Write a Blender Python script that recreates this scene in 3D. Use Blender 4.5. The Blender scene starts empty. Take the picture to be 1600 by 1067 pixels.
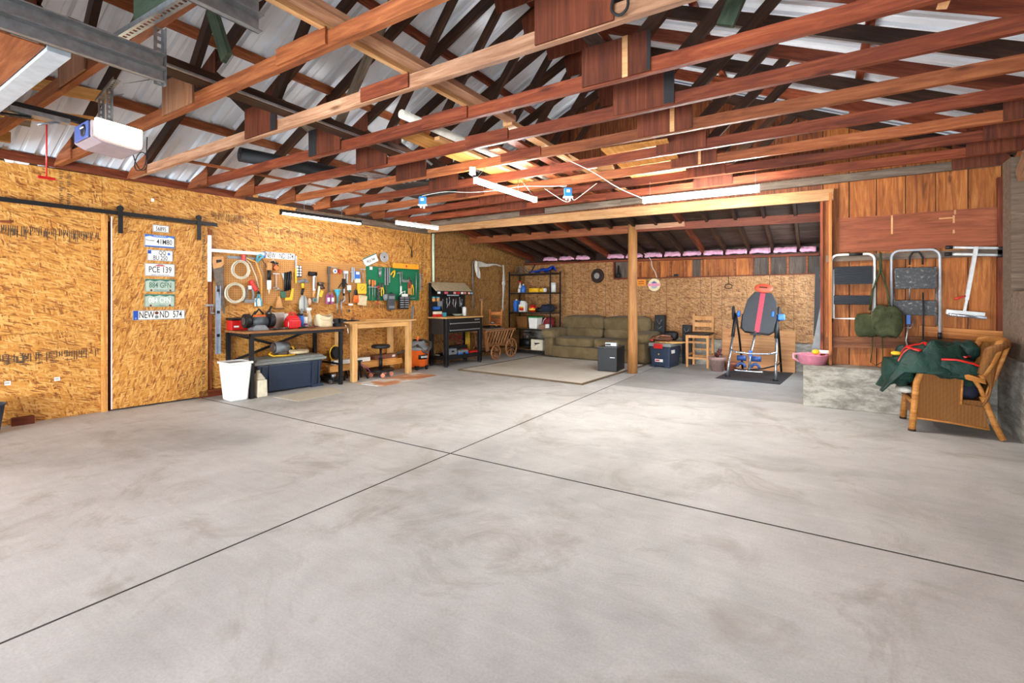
import bpy, math, random
from mathutils import Vector, Matrix
R = random.Random(7)
SC = bpy.context.scene
COL = SC.collection
pi = math.pi
# ---------------------------------------------------------------- camera
THETA = math.radians(32.4)
cd = bpy.data.cameras.new('camera'); cam = bpy.data.objects.new('camera', cd); COL.objects.link(cam)
cam.location = (0, 0, 1.25); cam.rotation_euler = (pi/2, 0, THETA)
cd.sensor_width = 36; cd.lens = 36*749/1600; cd.shift_x = 0; cd.shift_y = -(533.5-467)/1600
cd.clip_start = .05; cd.clip_end = 300
SC.camera = cam
# ---------------------------------------------------------------- world, daylight, exposure
w = bpy.data.worlds.new('sky'); SC.world = w; w.use_nodes = True
nt = w.node_tree; nt.nodes.clear()
wo = nt.nodes.new('ShaderNodeOutputWorld'); bg = nt.nodes.new('ShaderNodeBackground')
bg.inputs[0].default_value = (.86, .93, 1, 1); bg.inputs[1].default_value = 1.6
nt.links.new(bg.outputs[0], wo.inputs[0])
def area(name, loc, rot, sx, sy, power, col=(1,1,1)):
    l = bpy.data.lights.new(name, 'AREA'); l.shape = 'RECTANGLE'; l.size = sx; l.size_y = sy; l.energy = power; l.color = col
    o = bpy.data.objects.new(name, l); o.location = loc; o.rotation_euler = rot; COL.objects.link(o); return o
# daylight through the two open garage doorways behind the camera, plus added fill lamps
area('open_sky', (-2.4, -16, 5.5), (math.radians(76), 0, 0), 18, 8, 900, (.95, .97, 1))
area('driveway_bounce_fill', (-2.4, -3.6, .05), (math.radians(128), 0, 0), 9, 2.6, 2200, (.84, .93, 1))  # lamp added to brighten the roof underside, standing in for driveway bounce
area('left_doorway_light', (-4.3, -1.85, 1.25), (math.radians(84), 0, 0), 3.2, 2.1, 105, (.80, .90, 1))
area('assumed_window_fill', (.13, 8.25, 1.35), (0, math.radians(90), 0), 1.1, 1.5, 60, (.72, .85, 1))  # lamp added to brighten the lean-to, set in an assumed window
SC.view_settings.view_transform = 'Standard'; SC.view_settings.look = 'None'
SC.view_settings.exposure = 0.18; SC.view_settings.gamma = 1; SC.view_settings.use_curve_mapping = False

# ---------------------------------------------------------------- mesh helpers
def newell(vs):
    n = Vector((0,0,0))
    for i in range(len(vs)):
        a, b = vs[i], vs[(i+1) % len(vs)]
        n += Vector(((a.y-b.y)*(a.z+b.z), (a.z-b.z)*(a.x+b.x), (a.x-b.x)*(a.y+b.y)))
    return n
class MB:
    def __init__(s): s.v = []; s.f = []; s.sm = []; s.M = Matrix.Identity(4)
    def add(s, vs, fs, smooth=False):
        b = len(s.v); s.v += [s.M @ Vector(p) for p in vs]
        for f in fs: s.f.append([b+i for i in f]); s.sm.append(smooth)
        return s
    def box(s, x0, x1, y0, y1, z0, z1, R_=None):
        vs = [(x, y, z) for z in (z0, z1) for y in (y0, y1) for x in (x0, x1)]
        if R_ is not None:
            c = Vector(((x0+x1)/2, (y0+y1)/2, (z0+z1)/2)); vs = [c + R_ @ (Vector(p)-c) for p in vs]
        return s.add(vs, [(0,2,3,1),(4,5,7,6),(0,1,5,4),(2,6,7,3),(0,4,6,2),(1,3,7,5)])
    def cb(s, c, d, rot=None):   # centre, dimensions
        R_ = None
        if rot: R_ = Matrix.Rotation(rot[2],3,'Z') @ Matrix.Rotation(rot[1],3,'Y') @ Matrix.Rotation(rot[0],3,'X')
        return s.box(c[0]-d[0]/2, c[0]+d[0]/2, c[1]-d[1]/2, c[1]+d[1]/2, c[2]-d[2]/2, c[2]+d[2]/2, R_)
    def taper(s, c, d0, d1, z0, z1):   # box with different foot and top sizes
        vs = [(c[0]+sx*d[0]/2, c[1]+sy*d[1]/2, z) for d, z in ((d0, z0), (d1, z1)) for sy in (-1, 1) for sx in (-1, 1)]
        return s.add(vs, [(0,2,3,1),(4,5,7,6),(0,1,5,4),(2,6,7,3),(0,4,6,2),(1,3,7,5)])
    def cyl(s, p0, p1, r0, r1=None, n=12):
        if r1 is None: r1 = r0
        return s.tube([p0, p1], [r0, r1], n)
    def tube(s, path, r, n=8, closed=False, flat=1.0):
        P = [Vector(p) for p in path]; m = len(P)
        rr = r if isinstance(r, (list, tuple)) else [r]*m
        vs = []; up = None
        for i in range(m):
            if closed: t = P[(i+1) % m]-P[i-1]
            else: t = P[min(i+1, m-1)]-P[max(i-1, 0)]
            if t.length < 1e-9: t = Vector((0,0,1))
            t.normalize()
            if up is None:
                up = Vector((0,0,1)) if abs(t.z) < .9 else Vector((1,0,0))
            up = (up - t*up.dot(t))
            if up.length < 1e-6: up = t.orthogonal()
            up.normalize(); sd = t.cross(up)
            for k in range(n):
                a = 2*pi*k/n; vs.append(P[i] + sd*math.cos(a)*rr[i] + up*math.sin(a)*rr[i]*flat)
        fs = []
        for i in range(m if closed else m-1):
            j = (i+1) % m
            for k in range(n): fs.append((i*n+k, j*n+k, j*n+(k+1)%n, i*n+(k+1)%n)[::-1])
        b = len(s.v); s.add(vs, fs, True)
        if not closed:
            s.f.append([b+k for k in range(n)]); s.sm.append(False)
            s.f.append([b+(m-1)*n+k for k in range(n)][::-1]); s.sm.append(False)
        return s
    def lathe(s, prof, n=20, c=(0,0,0), sx=1, sy=1, caps=True):
        vs = []; fs = []
        for r, z in prof:
            for k in range(n):
                a = 2*pi*k/n; vs.append((c[0]+r*math.cos(a)*sx, c[1]+r*math.sin(a)*sy, c[2]+z))
        for i in range(len(prof)-1):
            for k in range(n): fs.append((i*n+k, i*n+(k+1)%n, (i+1)*n+(k+1)%n, (i+1)*n+k))
        b = len(s.v); s.add(vs, fs, True)
        if caps:
            if prof[0][0] > 1e-4: s.f.append([b+k for k in range(n)][::-1]); s.sm.append(False)
            if prof[-1][0] > 1e-4: s.f.append([b+(len(prof)-1)*n+k for k in range(n)]); s.sm.append(False)
        return s
    def prism(s, poly, axis, a, b):   # polygon in the plane across axis, extruded a..b
        m = len(poly)
        def P(u, v, t):
            return {'x': (t, u, v), 'y': (u, t, v), 'z': (u, v, t)}[axis]
        vs = [P(u, v, a) for u, v in poly] + [P(u, v, b) for u, v in poly]
        fs = [tuple(range(m))[::-1], tuple(range(m, 2*m))] + [(i, (i+1)%m, m+(i+1)%m, m+i) for i in range(m)]
        return s.add(vs, fs)
    def ball(s, c, r, nu=14, nv=8):
        if not isinstance(r, (list, tuple)): r = (r, r, r)
        vs = []; fs = []
        for i in range(nv+1):
            t = pi*i/nv
            for k in range(nu):
                a = 2*pi*k/nu; vs.append((c[0]+r[0]*math.sin(t)*math.cos(a), c[1]+r[1]*math.sin(t)*math.sin(a), c[2]-r[2]*math.cos(t)))
        for i in range(nv):
            for k in range(nu): fs.append((i*nu+k, i*nu+(k+1)%nu, (i+1)*nu+(k+1)%nu, (i+1)*nu+k))
        return s.add(vs, fs, True)
    def grid(s, fn, nu, nv, smooth=True):   # fn(u,v)->point
        vs = [fn(i/nu, j/nv) for j in range(nv+1) for i in range(nu+1)]
        fs = [(j*(nu+1)+i, j*(nu+1)+i+1, (j+1)*(nu+1)+i+1, (j+1)*(nu+1)+i) for j in range(nv) for i in range(nu)]
        return s.add(vs, fs, smooth)
    def build(s, name, mat, parent=None, loc=(0,0,0), rot=(0,0,0), bevel=0, seg=2, fix=True, label=None, sub=0, solid=0):
        me = bpy.data.meshes.new(name); me.from_pydata([tuple(p) for p in s.v], [], s.f); me.update()
        me.polygons.foreach_set('use_smooth', s.sm)
        me.materials.append(mat)
        if fix:
            import bmesh
            b = bmesh.new(); b.from_mesh(me); bmesh.ops.recalc_face_normals(b, faces=b.faces); b.to_mesh(me); b.free()
        o = bpy.data.objects.new(name, me); COL.objects.link(o)
        o.location = loc; o.rotation_euler = rot
        if parent: o.parent = parent
        if solid:
            m = o.modifiers.new('solid', 'SOLIDIFY'); m.thickness = solid; m.offset = 0
        if sub:
            m = o.modifiers.new('sub', 'SUBSURF'); m.levels = sub; m.render_levels = sub
        if bevel:
            m = o.modifiers.new('bevel', 'BEVEL'); m.width = bevel; m.segments = seg; m.limit_method = 'ANGLE'; m.angle_limit = .6
        if label: o['label'] = label
        return o
def tag(o, label, cat, group=None):
    o['label'] = label; o['category'] = cat
    if group: o['group'] = group
    return o
def thing(name, label, cat, loc=(0,0,0), rotz=0, group=None, rot=None):
    o = bpy.data.objects.new(name, None); COL.objects.link(o); o.empty_display_size = .05
    o.location = loc; o.rotation_euler = rot or (0,0,rotz)
    return tag(o, label, cat, group)
def struct(name, loc=(0,0,0), rotz=0):
    o = bpy.data.objects.new(name, None); COL.objects.link(o); o.empty_display_size = .05
    o.location = loc; o.rotation_euler = (0,0,rotz); o['kind'] = 'structure'; return o
def dup(root, loc, rotz=None, label=None, group=None):
    def cp(o, par):
        c = o.copy(); COL.objects.link(c); c.parent = par
        for ch in list(o.children): cp(ch, c)
        return c
    r = cp(root, root.parent); r.location = loc
    if rotz is not None: r.rotation_euler = (0,0,rotz)
    if label: r['label'] = label
    if group: r['group'] = group
    return r
def beam(name, p0, p1, wdt, hgt, mat, parent=None, roll=0, bevel=.003):
    # straight timber from p0 to p1 (centre line); its mesh runs along its own x
    p0, p1 = Vector(p0), Vector(p1); d = p1-p0; L = d.length; d.normalize()
    up = Vector((0,0,1)) if abs(d.z) < .95 else Vector((0,1,0))
    y = up.cross(d).normalized(); z = d.cross(y)
    M = Matrix((d, y, z)).transposed().to_4x4() @ Matrix.Rotation(roll, 4, 'X')
    m = MB(); m.box(0, L, -wdt/2, wdt/2, -hgt/2, hgt/2)
    o = m.build(name, mat, parent, bevel=0, fix=False)
    o.location = p0; o.rotation_euler = M.to_euler()
    return o
_tc = {}
def text_obj(name, body, size, mat, parent=None, loc=(0,0,0), rot=(pi/2,0,0), ext=.0006, sx=1, align='CENTER', bold=0):
    key = (body, size, ext, sx, align, bold)
    if key not in _tc:
        cu = bpy.data.curves.new('t', 'FONT'); cu.body = body; cu.size = size; cu.extrude = ext; cu.align_x = align; cu.align_y = 'CENTER'; cu.offset = bold; cu.resolution_u = 3
        t = bpy.data.objects.new('t', cu); COL.objects.link(t); bpy.context.view_layer.update()
        me = bpy.data.meshes.new_from_object(t.evaluated_get(bpy.context.evaluated_depsgraph_get()))
        bpy.data.objects.remove(t); bpy.data.curves.remove(cu)
        for v in me.vertices: v.co.x *= sx
        _tc[key] = me
    me = _tc[key].copy(); me.materials.clear(); me.materials.append(mat)
    o = bpy.data.objects.new(name, me); COL.objects.link(o); o.location = loc; o.rotation_euler = rot
    if parent: o.parent = parent
    return o

# ---------------------------------------------------------------- materials
def srgb(c):
    def f(v):
        v /= 255; return v/12.92 if v <= .04045 else ((v+.055)/1.055)**2.4
    return (f(c[0]), f(c[1]), f(c[2]), 1)
class N:
    def __init__(s, name):
        s.m = bpy.data.materials.new(name); s.m.use_nodes = True; s.t = s.m.node_tree; s.b = s.t.nodes['Principled BSDF']
        s.co = s.t.nodes.new('ShaderNodeTexCoord').outputs['Object']
    def n(s, typ, **kw):
        o = s.t.nodes.new('ShaderNode'+typ)
        for k, v in kw.items(): setattr(o, k, v)
        return o
    def l(s, a, b): s.t.links.new(a, b)
    def setin(s, node, **kw):
        for k, v in kw.items():
            i = node.inputs[k.replace('_', ' ')]
            if hasattr(v, 'is_linked'): s.l(v, i)
            else: i.default_value = v
        return node
    def map(s, scale=(1,1,1), rot=(0,0,0), loc=(0,0,0), vec=None):
        m = s.n('Mapping'); m.inputs['Scale'].default_value = scale; m.inputs['Rotation'].default_value = rot; m.inputs['Location'].default_value = loc
        s.l(vec or s.co, m.inputs[0]); return m.outputs[0]
    def rnd(s):
        return s.n('ObjectInfo').outputs['Random']
    def offco(s, k=37.0):    # object coordinates shifted by the object's own random number
        a = s.n('Math', operation='MULTIPLY'); s.l(s.rnd(), a.inputs[0]); a.inputs[1].default_value = k
        v = s.n('VectorMath', operation='ADD'); s.l(s.co, v.inputs[0]); s.l(a.outputs[0], v.inputs[1]); return v.outputs[0]
    def noise(s, vec, scale=5, detail=3, rough=.5, dist=0):
        o = s.n('TexNoise'); s.l(vec, o.inputs['Vector']); o.inputs['Scale'].default_value = scale; o.inputs['Detail'].default_value = detail
        o.inputs['Roughness'].default_value = rough; o.inputs['Distortion'].default_value = dist; return o.outputs['Fac']
    def ramp(s, fac, stops, interp='LINEAR'):
        r = s.n('ValToRGB'); s.l(fac, r.inputs[0]); cr = r.color_ramp; cr.interpolation = interp
        while len(cr.elements) > 1: cr.elements.remove(cr.elements[-1])
        cr.elements[0].position = stops[0][0]; cr.elements[0].color = stops[0][1]
        for p, c in stops[1:]: e = cr.elements.new(p); e.color = c
        return r.outputs[0]
    def mix(s, fac, a, b, mode='MIX'):
        x = s.n('MixRGB', blend_type=mode)
        for i, v in ((0, fac), (1, a), (2, b)):
            if hasattr(v, 'is_linked'): s.l(v, x.inputs[i])
            else: x.inputs[i].default_value = v
        return x.outputs[0]
    def math(s, op, a, b=0, c=0):
        x = s.n('Math', operation=op)
        for i, v in enumerate((a, b, c)):
            if hasattr(v, 'is_linked'): s.l(v, x.inputs[i])
            else: x.inputs[i].default_value = v
        return x.outputs[0]
    def bump(s, h, strength=.3, dist=.01):
        b = s.n('Bump'); s.l(h, b.inputs['Height']); b.inputs['Strength'].default_value = strength; b.inputs['Distance'].default_value = dist
        s.l(b.outputs[0], s.b.inputs['Normal'])
    def out(s, col, rough=.6, metal=0, spec=.5):
        i = s.b.inputs['Base Color']
        if hasattr(col, 'is_linked'): s.l(col, i)
        else: i.default_value = col
        i = s.b.inputs['Roughness']
        if hasattr(rough, 'is_linked'): s.l(rough, i)
        else: i.default_value = rough
        s.b.inputs['Metallic'].default_value = metal; s.b.inputs['Specular IOR Level'].default_value = spec
        return s.m
def plain(name, c, rough=.5, metal=0, spec=.5, var=.12, scale=18):
    m = N(name); c = srgb(c)
    f = m.noise(m.offco(), scale, 3)
    d = tuple(x*(1-var) for x in c[:3])+(1,); e = tuple(min(1, x*(1+var)) for x in c[:3])+(1,)
    return m.out(m.ramp(f, [(.3, d), (.7, e)]), rough, metal, spec)
def wood(name, dark, mid, light, rough=.6, stretch=1.0, knots=True, vary=.25, axis='x', redvar=0):
    m = N(name); v = m.offco(53)
    sc = {'x': (1.2*stretch, 14, 14), 'z': (14, 14, 1.2*stretch), 'y': (14, 1.2*stretch, 14)}[axis]
    g = m.noise(m.map(sc, vec=v), 1.6, 5, .6, 1.2)
    fine = m.noise(m.map(tuple(x*5 for x in sc), vec=v), 2, 3, .6)
    c = m.ramp(g, [(.25, srgb(dark)), (.5, srgb(mid)), (.75, srgb(light))])
    c = m.mix(.35, c, m.ramp(fine, [(.3, (.45,.4,.36,1)), (.7, (1,1,1,1))]), 'MULTIPLY')
    big = m.noise(v, 1.1, 2)
    c = m.mix(.5, c, m.ramp(big, [(.35, (.62,.58,.55,1)), (.65, (1.15,1.1,1.05,1))]), 'MULTIPLY')
    if knots:
        vo = m.n('TexVoronoi'); ks = {'x': (1.6, 6, 6), 'z': (6, 6, 1.6), 'y': (6, 1.6, 6)}[axis]
        m.l(m.map(ks, vec=v), vo.inputs['Vector']); vo.inputs['Scale'].default_value = 1.0
        k = m.ramp(vo.outputs['Distance'], [(.05, (.22,.13,.08,1)), (.13, (1,1,1,1))])
        c = m.mix(.8, c, k, 'MULTIPLY')
    r = m.ramp(m.rnd(), [(0, (1-vary, 1-vary*1.1, 1-vary*1.2, 1)), (1, (1+vary*.6, 1+vary*.5, 1+vary*.4, 1))])
    c = m.mix(1, c, r, 'MULTIPLY')
    m.bump(fine, .25, .004)
    return m.out(c, rough, 0, .3)
def osb(name, cols, horiz=True, fs=1.0):
    m = N(name); v = m.offco(71)
    sep = m.n('SeparateXYZ'); m.l(v, sep.inputs[0]); cb = m.n('CombineXYZ')
    m.l(sep.outputs['X'], cb.inputs[0]); m.l(sep.outputs['Z'], cb.inputs[1]); v2 = cb.outputs[0]
    warp = m.n('TexNoise'); m.l(v2, warp.inputs['Vector']); warp.inputs['Scale'].default_value = 9
    vw = m.n('VectorMath', operation='MULTIPLY_ADD'); m.l(warp.outputs['Color'], vw.inputs[0]); vw.inputs[1].default_value = (.025,.025,0); m.l(v2, vw.inputs[2])
    base = None; hgt = None
    for i, (ang, sc) in enumerate(((.1, 1.0), (-.5, .85), (.75, 1.25), (-.15, .75), (1.35, 1.5), (.3, 1.3))):
        a = ang if horiz else ang+pi/2
        r = m.map((1,1,1), (0,0,a), (i*3.1, i*1.7, 0), vw.outputs[0])
        r = m.map((fs*10*sc, fs*52*sc, 1), vec=r)
        vo = m.n('TexVoronoi', voronoi_dimensions='2D'); m.l(r, vo.inputs['Vector']); vo.inputs['Scale'].default_value = 1
        s2 = m.n('SeparateColor'); m.l(vo.outputs['Color'], s2.inputs[0])
        col = m.ramp(s2.outputs[0], [(0, srgb(cols[0])), (.06, srgb(cols[0])), (.15, srgb([(cols[0][i]+2*cols[1][i])/3 for i in range(3)])), (.3, srgb(cols[1])), (.6, srgb(cols[2])), (1, srgb(cols[3]))])
        if base is None: base = col; hgt = s2.outputs[0]
        else:
            mask = m.math('GREATER_THAN', s2.outputs[1], .52)
            base = m.mix(m.math('MULTIPLY', mask, .85), base, col)
            hgt = m.mix(mask, hgt, s2.outputs[0])
    fine = m.noise(m.map((30,120,1) if horiz else (120,30,1), vec=v2), 1, 3)
    base = m.mix(.3, base, m.ramp(fine, [(.3, (.6,.52,.42,1)), (.7, (1.05,1.05,1.05,1))]), 'MULTIPLY')
    big = m.noise(v2, 1.3, 2)
    base = m.mix(.5, base, m.ramp(big, [(.3, (.82,.78,.74,1)), (.7, (1.1,1.1,1.1,1))]), 'MULTIPLY')
    m.bump(hgt, .25, .003)
    return m.out(base, .55, 0, .35)
def concrete(name, dark, mid, light, stain=.5, scale=1.0, rough=.55, mottled=False):
    m = N(name); v = m.n('NewGeometry').outputs['Position']
    a = m.noise(v, .55*scale, 6, .6, .4); b = m.noise(m.map((1,1,1), (0,0,.5), (3,1,2), v), 4*scale, 8, .65, .3)
    c = m.ramp(a, [(.3, srgb(dark)), (.5, srgb(mid)), (.7, srgb(light))])
    c = m.mix(.55, c, m.ramp(b, [(.3, (.78,.77,.76,1)), (.7, (1.12,1.12,1.12,1))]), 'MULTIPLY')
    f = m.noise(v, 90, 3, .7)
    c = m.mix(.6, c, m.ramp(f, [(.3, (.78,.78,.78,1)), (.7, (1.1,1.1,1.1,1))]), 'MULTIPLY')
    st = m.noise(m.map((1,1,1), (0,0,0), (9,4,0), v), 1.7*scale, 5, .7, 1.0)
    c = m.mix(m.math('MULTIPLY', m.ramp(st, [(.52, (0,0,0,1)), (.68, (1,1,1,1))]), stain), c, srgb((146,138,126)), 'MIX')
    sw = m.noise(m.map((.5, 7, 1), (0,0,.35), (0,0,0), v), 3, 6, .75, .6)   # broom and trowel sweeps
    c = m.mix(.4, c, m.ramp(sw, [(.35, (.86,.85,.84,1)), (.65, (1.07,1.07,1.07,1))]), 'MULTIPLY')
    if mottled:
        q = m.noise(m.map((1.2,1.2,3.2), vec=v), 4, 9, .72, .3); c = m.mix(.85, c, m.ramp(q, [(.40, (.50,.48,.45,1)), (.50, (.9,.89,.86,1)), (.58, (1.35,1.34,1.32,1))]), 'MULTIPLY')
    m.bump(m.noise(v, 60, 4, .7), .15, .003)
    return m.out(c, rough, 0, .35)
def glow(name, c, strength):
    m = N(name); m.b.inputs['Emission Color'].default_value = (c[0], c[1], c[2], 1); m.b.inputs['Emission Strength'].default_value = strength
    return m.out((.9,.9,.9,1), .4)
m_osb = osb('osb_golden', ((128,70,26),(184,122,50),(202,142,64),(222,174,100)), True, 1.25)
m_osbv = osb('osb_golden_upright', ((128,70,26),(184,122,50),(202,142,64),(222,174,100)), False, 1.25)
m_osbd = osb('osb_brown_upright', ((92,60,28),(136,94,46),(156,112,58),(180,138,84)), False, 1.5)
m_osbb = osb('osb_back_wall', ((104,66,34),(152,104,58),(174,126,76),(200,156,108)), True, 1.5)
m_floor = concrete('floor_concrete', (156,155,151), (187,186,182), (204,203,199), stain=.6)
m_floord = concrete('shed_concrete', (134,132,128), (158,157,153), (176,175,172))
m_conc = concrete('rough_concrete', (120,112,100), (150,146,136), (176,172,164), mottled=True)
m_joint = plain('joint_dark', (60,54,48), .9)
m_redwood = wood('red_brown_timber', (78,32,16), (122,56,30), (154,84,50))
m_orange = wood('orange_timber', (104,54,26), (150,84,46), (182,116,70))
m_pale = wood('pale_timber', (124,86,62), (164,122,94), (192,154,126))
m_dark = wood('dark_timber', (34,19,11), (58,35,21), (84,54,34))
m_grey = wood('grey_timber', (84,72,62), (122,108,94), (150,136,120))
m_fir = wood('new_fir_timber', (186,132,84), (214,164,112), (230,190,142))
m_yellow = wood('yellow_timber', (190,126,56), (222,160,84), (238,186,112))
m_ply = wood('red_plywood', (62,28,14), (98,46,24), (126,66,38), knots=False, stretch=.6, axis='z')
m_boards = wood('barn_board', (112,58,24), (176,104,46), (212,144,80), axis='z', vary=.22)
m_boards_shade = wood('gable_board_shade', (76,38,20), (124,68,36), (160,98,56), axis='z', vary=.3)  # darker copy of the barn board: the gable's dimmer light put into colour
m_plyb = wood('brown_plywood', (110,74,52), (148,104,76), (176,132,100), knots=False, stretch=.6, axis='z')
m_boardsg = wood('grey_barn_board', (58,48,42), (92,80,70), (128,116,104), axis='z', knots=False)
m_planks = wood('shed_deck_board', (46,36,30), (76,60,50), (110,92,78))
m_panelw = wood('mahogany_panel', (120,62,36), (150,82,52), (172,102,68), knots=False, vary=.05)
m_metal = plain('white_roof_sheet', (226,234,242), .35, .0, .5, .06, 3)
m_zinc = plain('galvanised_steel', (150,154,156), .38, .85, .5, .2, 30)
m_black = plain('black_steel', (15,15,17), .5, .2)
m_white = plain('white_paint', (228,226,220), .5, var=.04)
m_ink = plain('black_ink', (84,62,40), .8)
m_pink = plain('pink_insulation', (226,168,190), .9, 0, .1, .2, 25)
m_tube = glow('led_tube', (1,.96,.9), 60); m_tube2 = glow('led_tube_bright', (1,.98,.95), 400)
m_pvc = plain('white_pipe', (206,200,186), .5)
m_cable = plain('white_cable', (214,212,206), .5)
# ================================================================= SETTING
# ---- floor: slabs separated by sawn joints
fl = struct('floor')
MB().box(-8.2, 3.2, -3.5, 11, -.3, -.001).build('joint_bed', m_joint, fl)
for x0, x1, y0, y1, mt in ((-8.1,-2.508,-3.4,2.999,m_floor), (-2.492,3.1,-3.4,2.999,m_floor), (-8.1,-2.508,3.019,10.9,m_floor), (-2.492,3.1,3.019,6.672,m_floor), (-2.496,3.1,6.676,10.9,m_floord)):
    MB().box(x0, x1, y0, y1, -.2, 0).build('slab', mt, fl, fix=False)
g = MB().box(-60, 60, -60, -3.5, -.25, -.06).build('driveway', m_floor); g['kind'] = 'structure'
# ---- left wall frame: local x runs along the wall, local -y into the room
LP = (-6.667, 2.153); LA = math.atan2(3.977, .37); LD = (math.cos(LA), math.sin(LA))
def LW(s, n, z): return (LP[0]+LD[0]*s+LD[1]*n, LP[1]+LD[1]*s-LD[0]*n, z)
wl = struct('wall_left', (LP[0], LP[1], 0), LA)
def panel(x0, x1, z0, z1, mat, par, y=0, th=.014, g=.0015, name='osb_panel'):
    m = MB(); m.box(x0+g, x1-g, y, y+th, z0+g, z1-g); return m.build(name, mat, par, fix=False)
rows = [(0, .897), (.897, 2.117), (2.117, 2.69)]
for s0, s1 in ((-4.9,-2.52), (-2.52,-.114)):
    for z0, z1 in rows[:2]: panel(s0, s1, z0, z1, m_osb, wl)
for s0, s1 in ((-4.9,-2.54), (-2.54,-.104), (-.104,1.574), (1.574,3.85)): panel(s0, s1, rows[2][0], rows[2][1] if s0 < 1.5 else 2.62, m_osb, wl)
for s0, s1 in ((.99,3.3), (3.3,3.85)):
    for z0, z1 in rows[:2]: panel(s0, s1, z0, z1, m_osb, wl)
panel(3.85, 4.78, 0, 2.56, m_osbv, wl)
# rail's header behind, framing studs, jambs
beam('stud', (-.114,-.01,1.08), (-.06,-.01,1.08), .03, 2.2, m_yellow, wl)
o = MB().box(0, 2.2, -.02, .02, -.012, .012).build('jamb', m_yellow, wl, loc=(-.088,-.012,0), rot=(0,-pi/2,0), fix=False)
o = MB().box(0, 2.16, -.05, .05, -.012, .012).build('jamb', m_redwood, wl, loc=(-.028,.045,0), rot=(0,-pi/2,0), fix=False)
o = MB().box(0, 2.14, -.02, .05, -.02, .02).build('jamb', m_orange, wl, loc=(.965,-.005,0), rot=(0,-pi/2,0), fix=False)
MB().box(-.05,.95, .06,.08, 0, 2.2).build('backing', m_dark, wl)
MB().box(-4.9, 4.8, .03,.05, 0, 2.5).build('sheathing', m_dark, wl)
beam('top_plate', (-4.9,.03,2.66), (4.78,.03,2.60), .08, .05, m_dark, wl)
beam('wall_ledger', (2.1,-.03,2.53), (4.7,-.03,2.52), .04, .09, m_grey, wl)
# sliding door leaf on its black track
sd = struct('door_1', LW(0,0,0), LA)
MB().box(-.03,.93,-.05,-.032, .02, 2.17).build('door_leaf', m_osbv, sd, fix=False)
MB().box(-.034,-.028,-.052,-.03,.02,2.17).build('door_edge', m_white, sd)
rl = thing('sliding_door_track', 'black steel barn door track across the golden board wall', 'track', LW(0,-0,0), LA)
beam('track_bar', (-2.6,-.075,2.235), (1.03,-.075,2.20), .008, .045, m_black, rl)
for s in (-2.2,-1.5,-.85,-.2,.45,.98): MB().cyl((s,-.082,2.226-(s)*.0085),(s,-.07,2.226-(s)*.0085),.011,n=8).build('bolt', m_black, rl)
for s in (.037,.817):
    h = MB().box(s-.022, s+.022, -.095,-.088, 1.985, 2.26).build('hanger_strap', m_black, rl)
    MB().cyl((s,-.085,2.265),(s,-.066,2.265),.033,n=18).build('roller', m_black, h)
lt = thing('door_latch', 'small steel hook latch at right edge of the sliding door', 'latch', LW(.93,.055,1.17), LA)
MB().box(-.03,.075,-.006,0,-.012,.012).build('latch_bar', m_zinc, lt)
MB().cyl((.05,-.012,0),(.05,-.012,-.09),.006).cyl((.025,-.012,-.02),(.025,-.012,-.1),.005).box(.02,.065,-.02,-.004,-.11,-.095).build('padlock', m_zinc, lt)
# printed mill stamps on the panels
def stamp(s0, s1, z0, z1, n, par=wl, y=-.002, words=()):
    m = MB(); k = 0; w_ = (s1-s0)/n
    for i in range(n):
        x = s0+i*w_; rows_ = max(2, int((z1-z0)/.018))
        for j in range(rows_):
            if R.random() < .75:
                zc = z0+(j+.5)*(z1-z0)/rows_; a = R.uniform(.25,.9)*w_
                m.box(x+.1*w_, x+.1*w_+a*.8, y-.0006, y, zc-.004, zc+.004)
    m.build('printed_stamp', m_ink, par, fix=False)
def stampv(s0, s1, z0, z1, n, par=wl, y=-.002):
    m = MB(); w_ = (s1-s0)/n
    for i in range(n):
        if R.random() < .8:
            x = s0+(i+.5)*w_; a = R.uniform(.3,1)*(z1-z0)
            m.box(x-w_*.22, x+w_*.2, y-.0006, y, z1-a, z1)
    m.build('printed_stamp', m_ink, par, fix=False)
stampv(-1.3,-.13, 1.85,1.98, 75); stampv(-1.3,-.13, 1.88,1.95, 60)
stampv(-1.3,-.13, .6,.7, 60); stamp(-1.2,-.2,.58,.71,9); stamp(-.46,-.34,2.2,2.6,2)
text_obj('printed_letters','LP',.09,m_ink,wl,(-.73,-.003,.64),bold=.004); text_obj('printed_letters','APA',.04,m_ink,wl,(-.83,-.003,.63),(pi/2,pi/2,0)); text_obj('printed_letters','32/16',.045,m_ink,wl,(-.60,-.003,.64),(pi/2,pi/2,0))
stampv(.98,1.45,2.27,2.37,40); stampv(1.5,1.58,2.2,2.33,4); stampv(1.7,3.2,2.13,2.25,110); stampv(1.1,1.5,2.24,2.3,30)
stamp(4.57,4.7,1.85,2.45,2); stamp(4.52,4.6,1.2,2.3,1); stamp(.86,.92,.1,2.1,1,y=-.0525); stamp(1.0,1.1,.55,.8,2); stampv(3.2,3.75,1.07,1.16,26)
for s, z in ((-.828,.418),(-.47,.412)):
    t = thing('barcode_sticker', 'small white barcode sticker low on the wall, %s one' % ('left' if s < -.6 else 'right'), 'sticker', LW(s,0,z), LA)
    MB().box(-.022,.022,-.003,-.0015,-.02,.02).build('paper', m_white, t)
    m = MB()
    for i in range(6): m.box(-.016+i*.005,-.014+i*.005,-.0036,-.003,-.008,.012)
    m.build('bars', m_ink, t)
tag(MB().box(-.015,.015,-.003,-.0015,-.02,.02).build('sticker', m_white, loc=LW(.36,0,2.42), rot=(0,0,LA)), 'tiny white sticker above the sliding door track', 'sticker')
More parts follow.
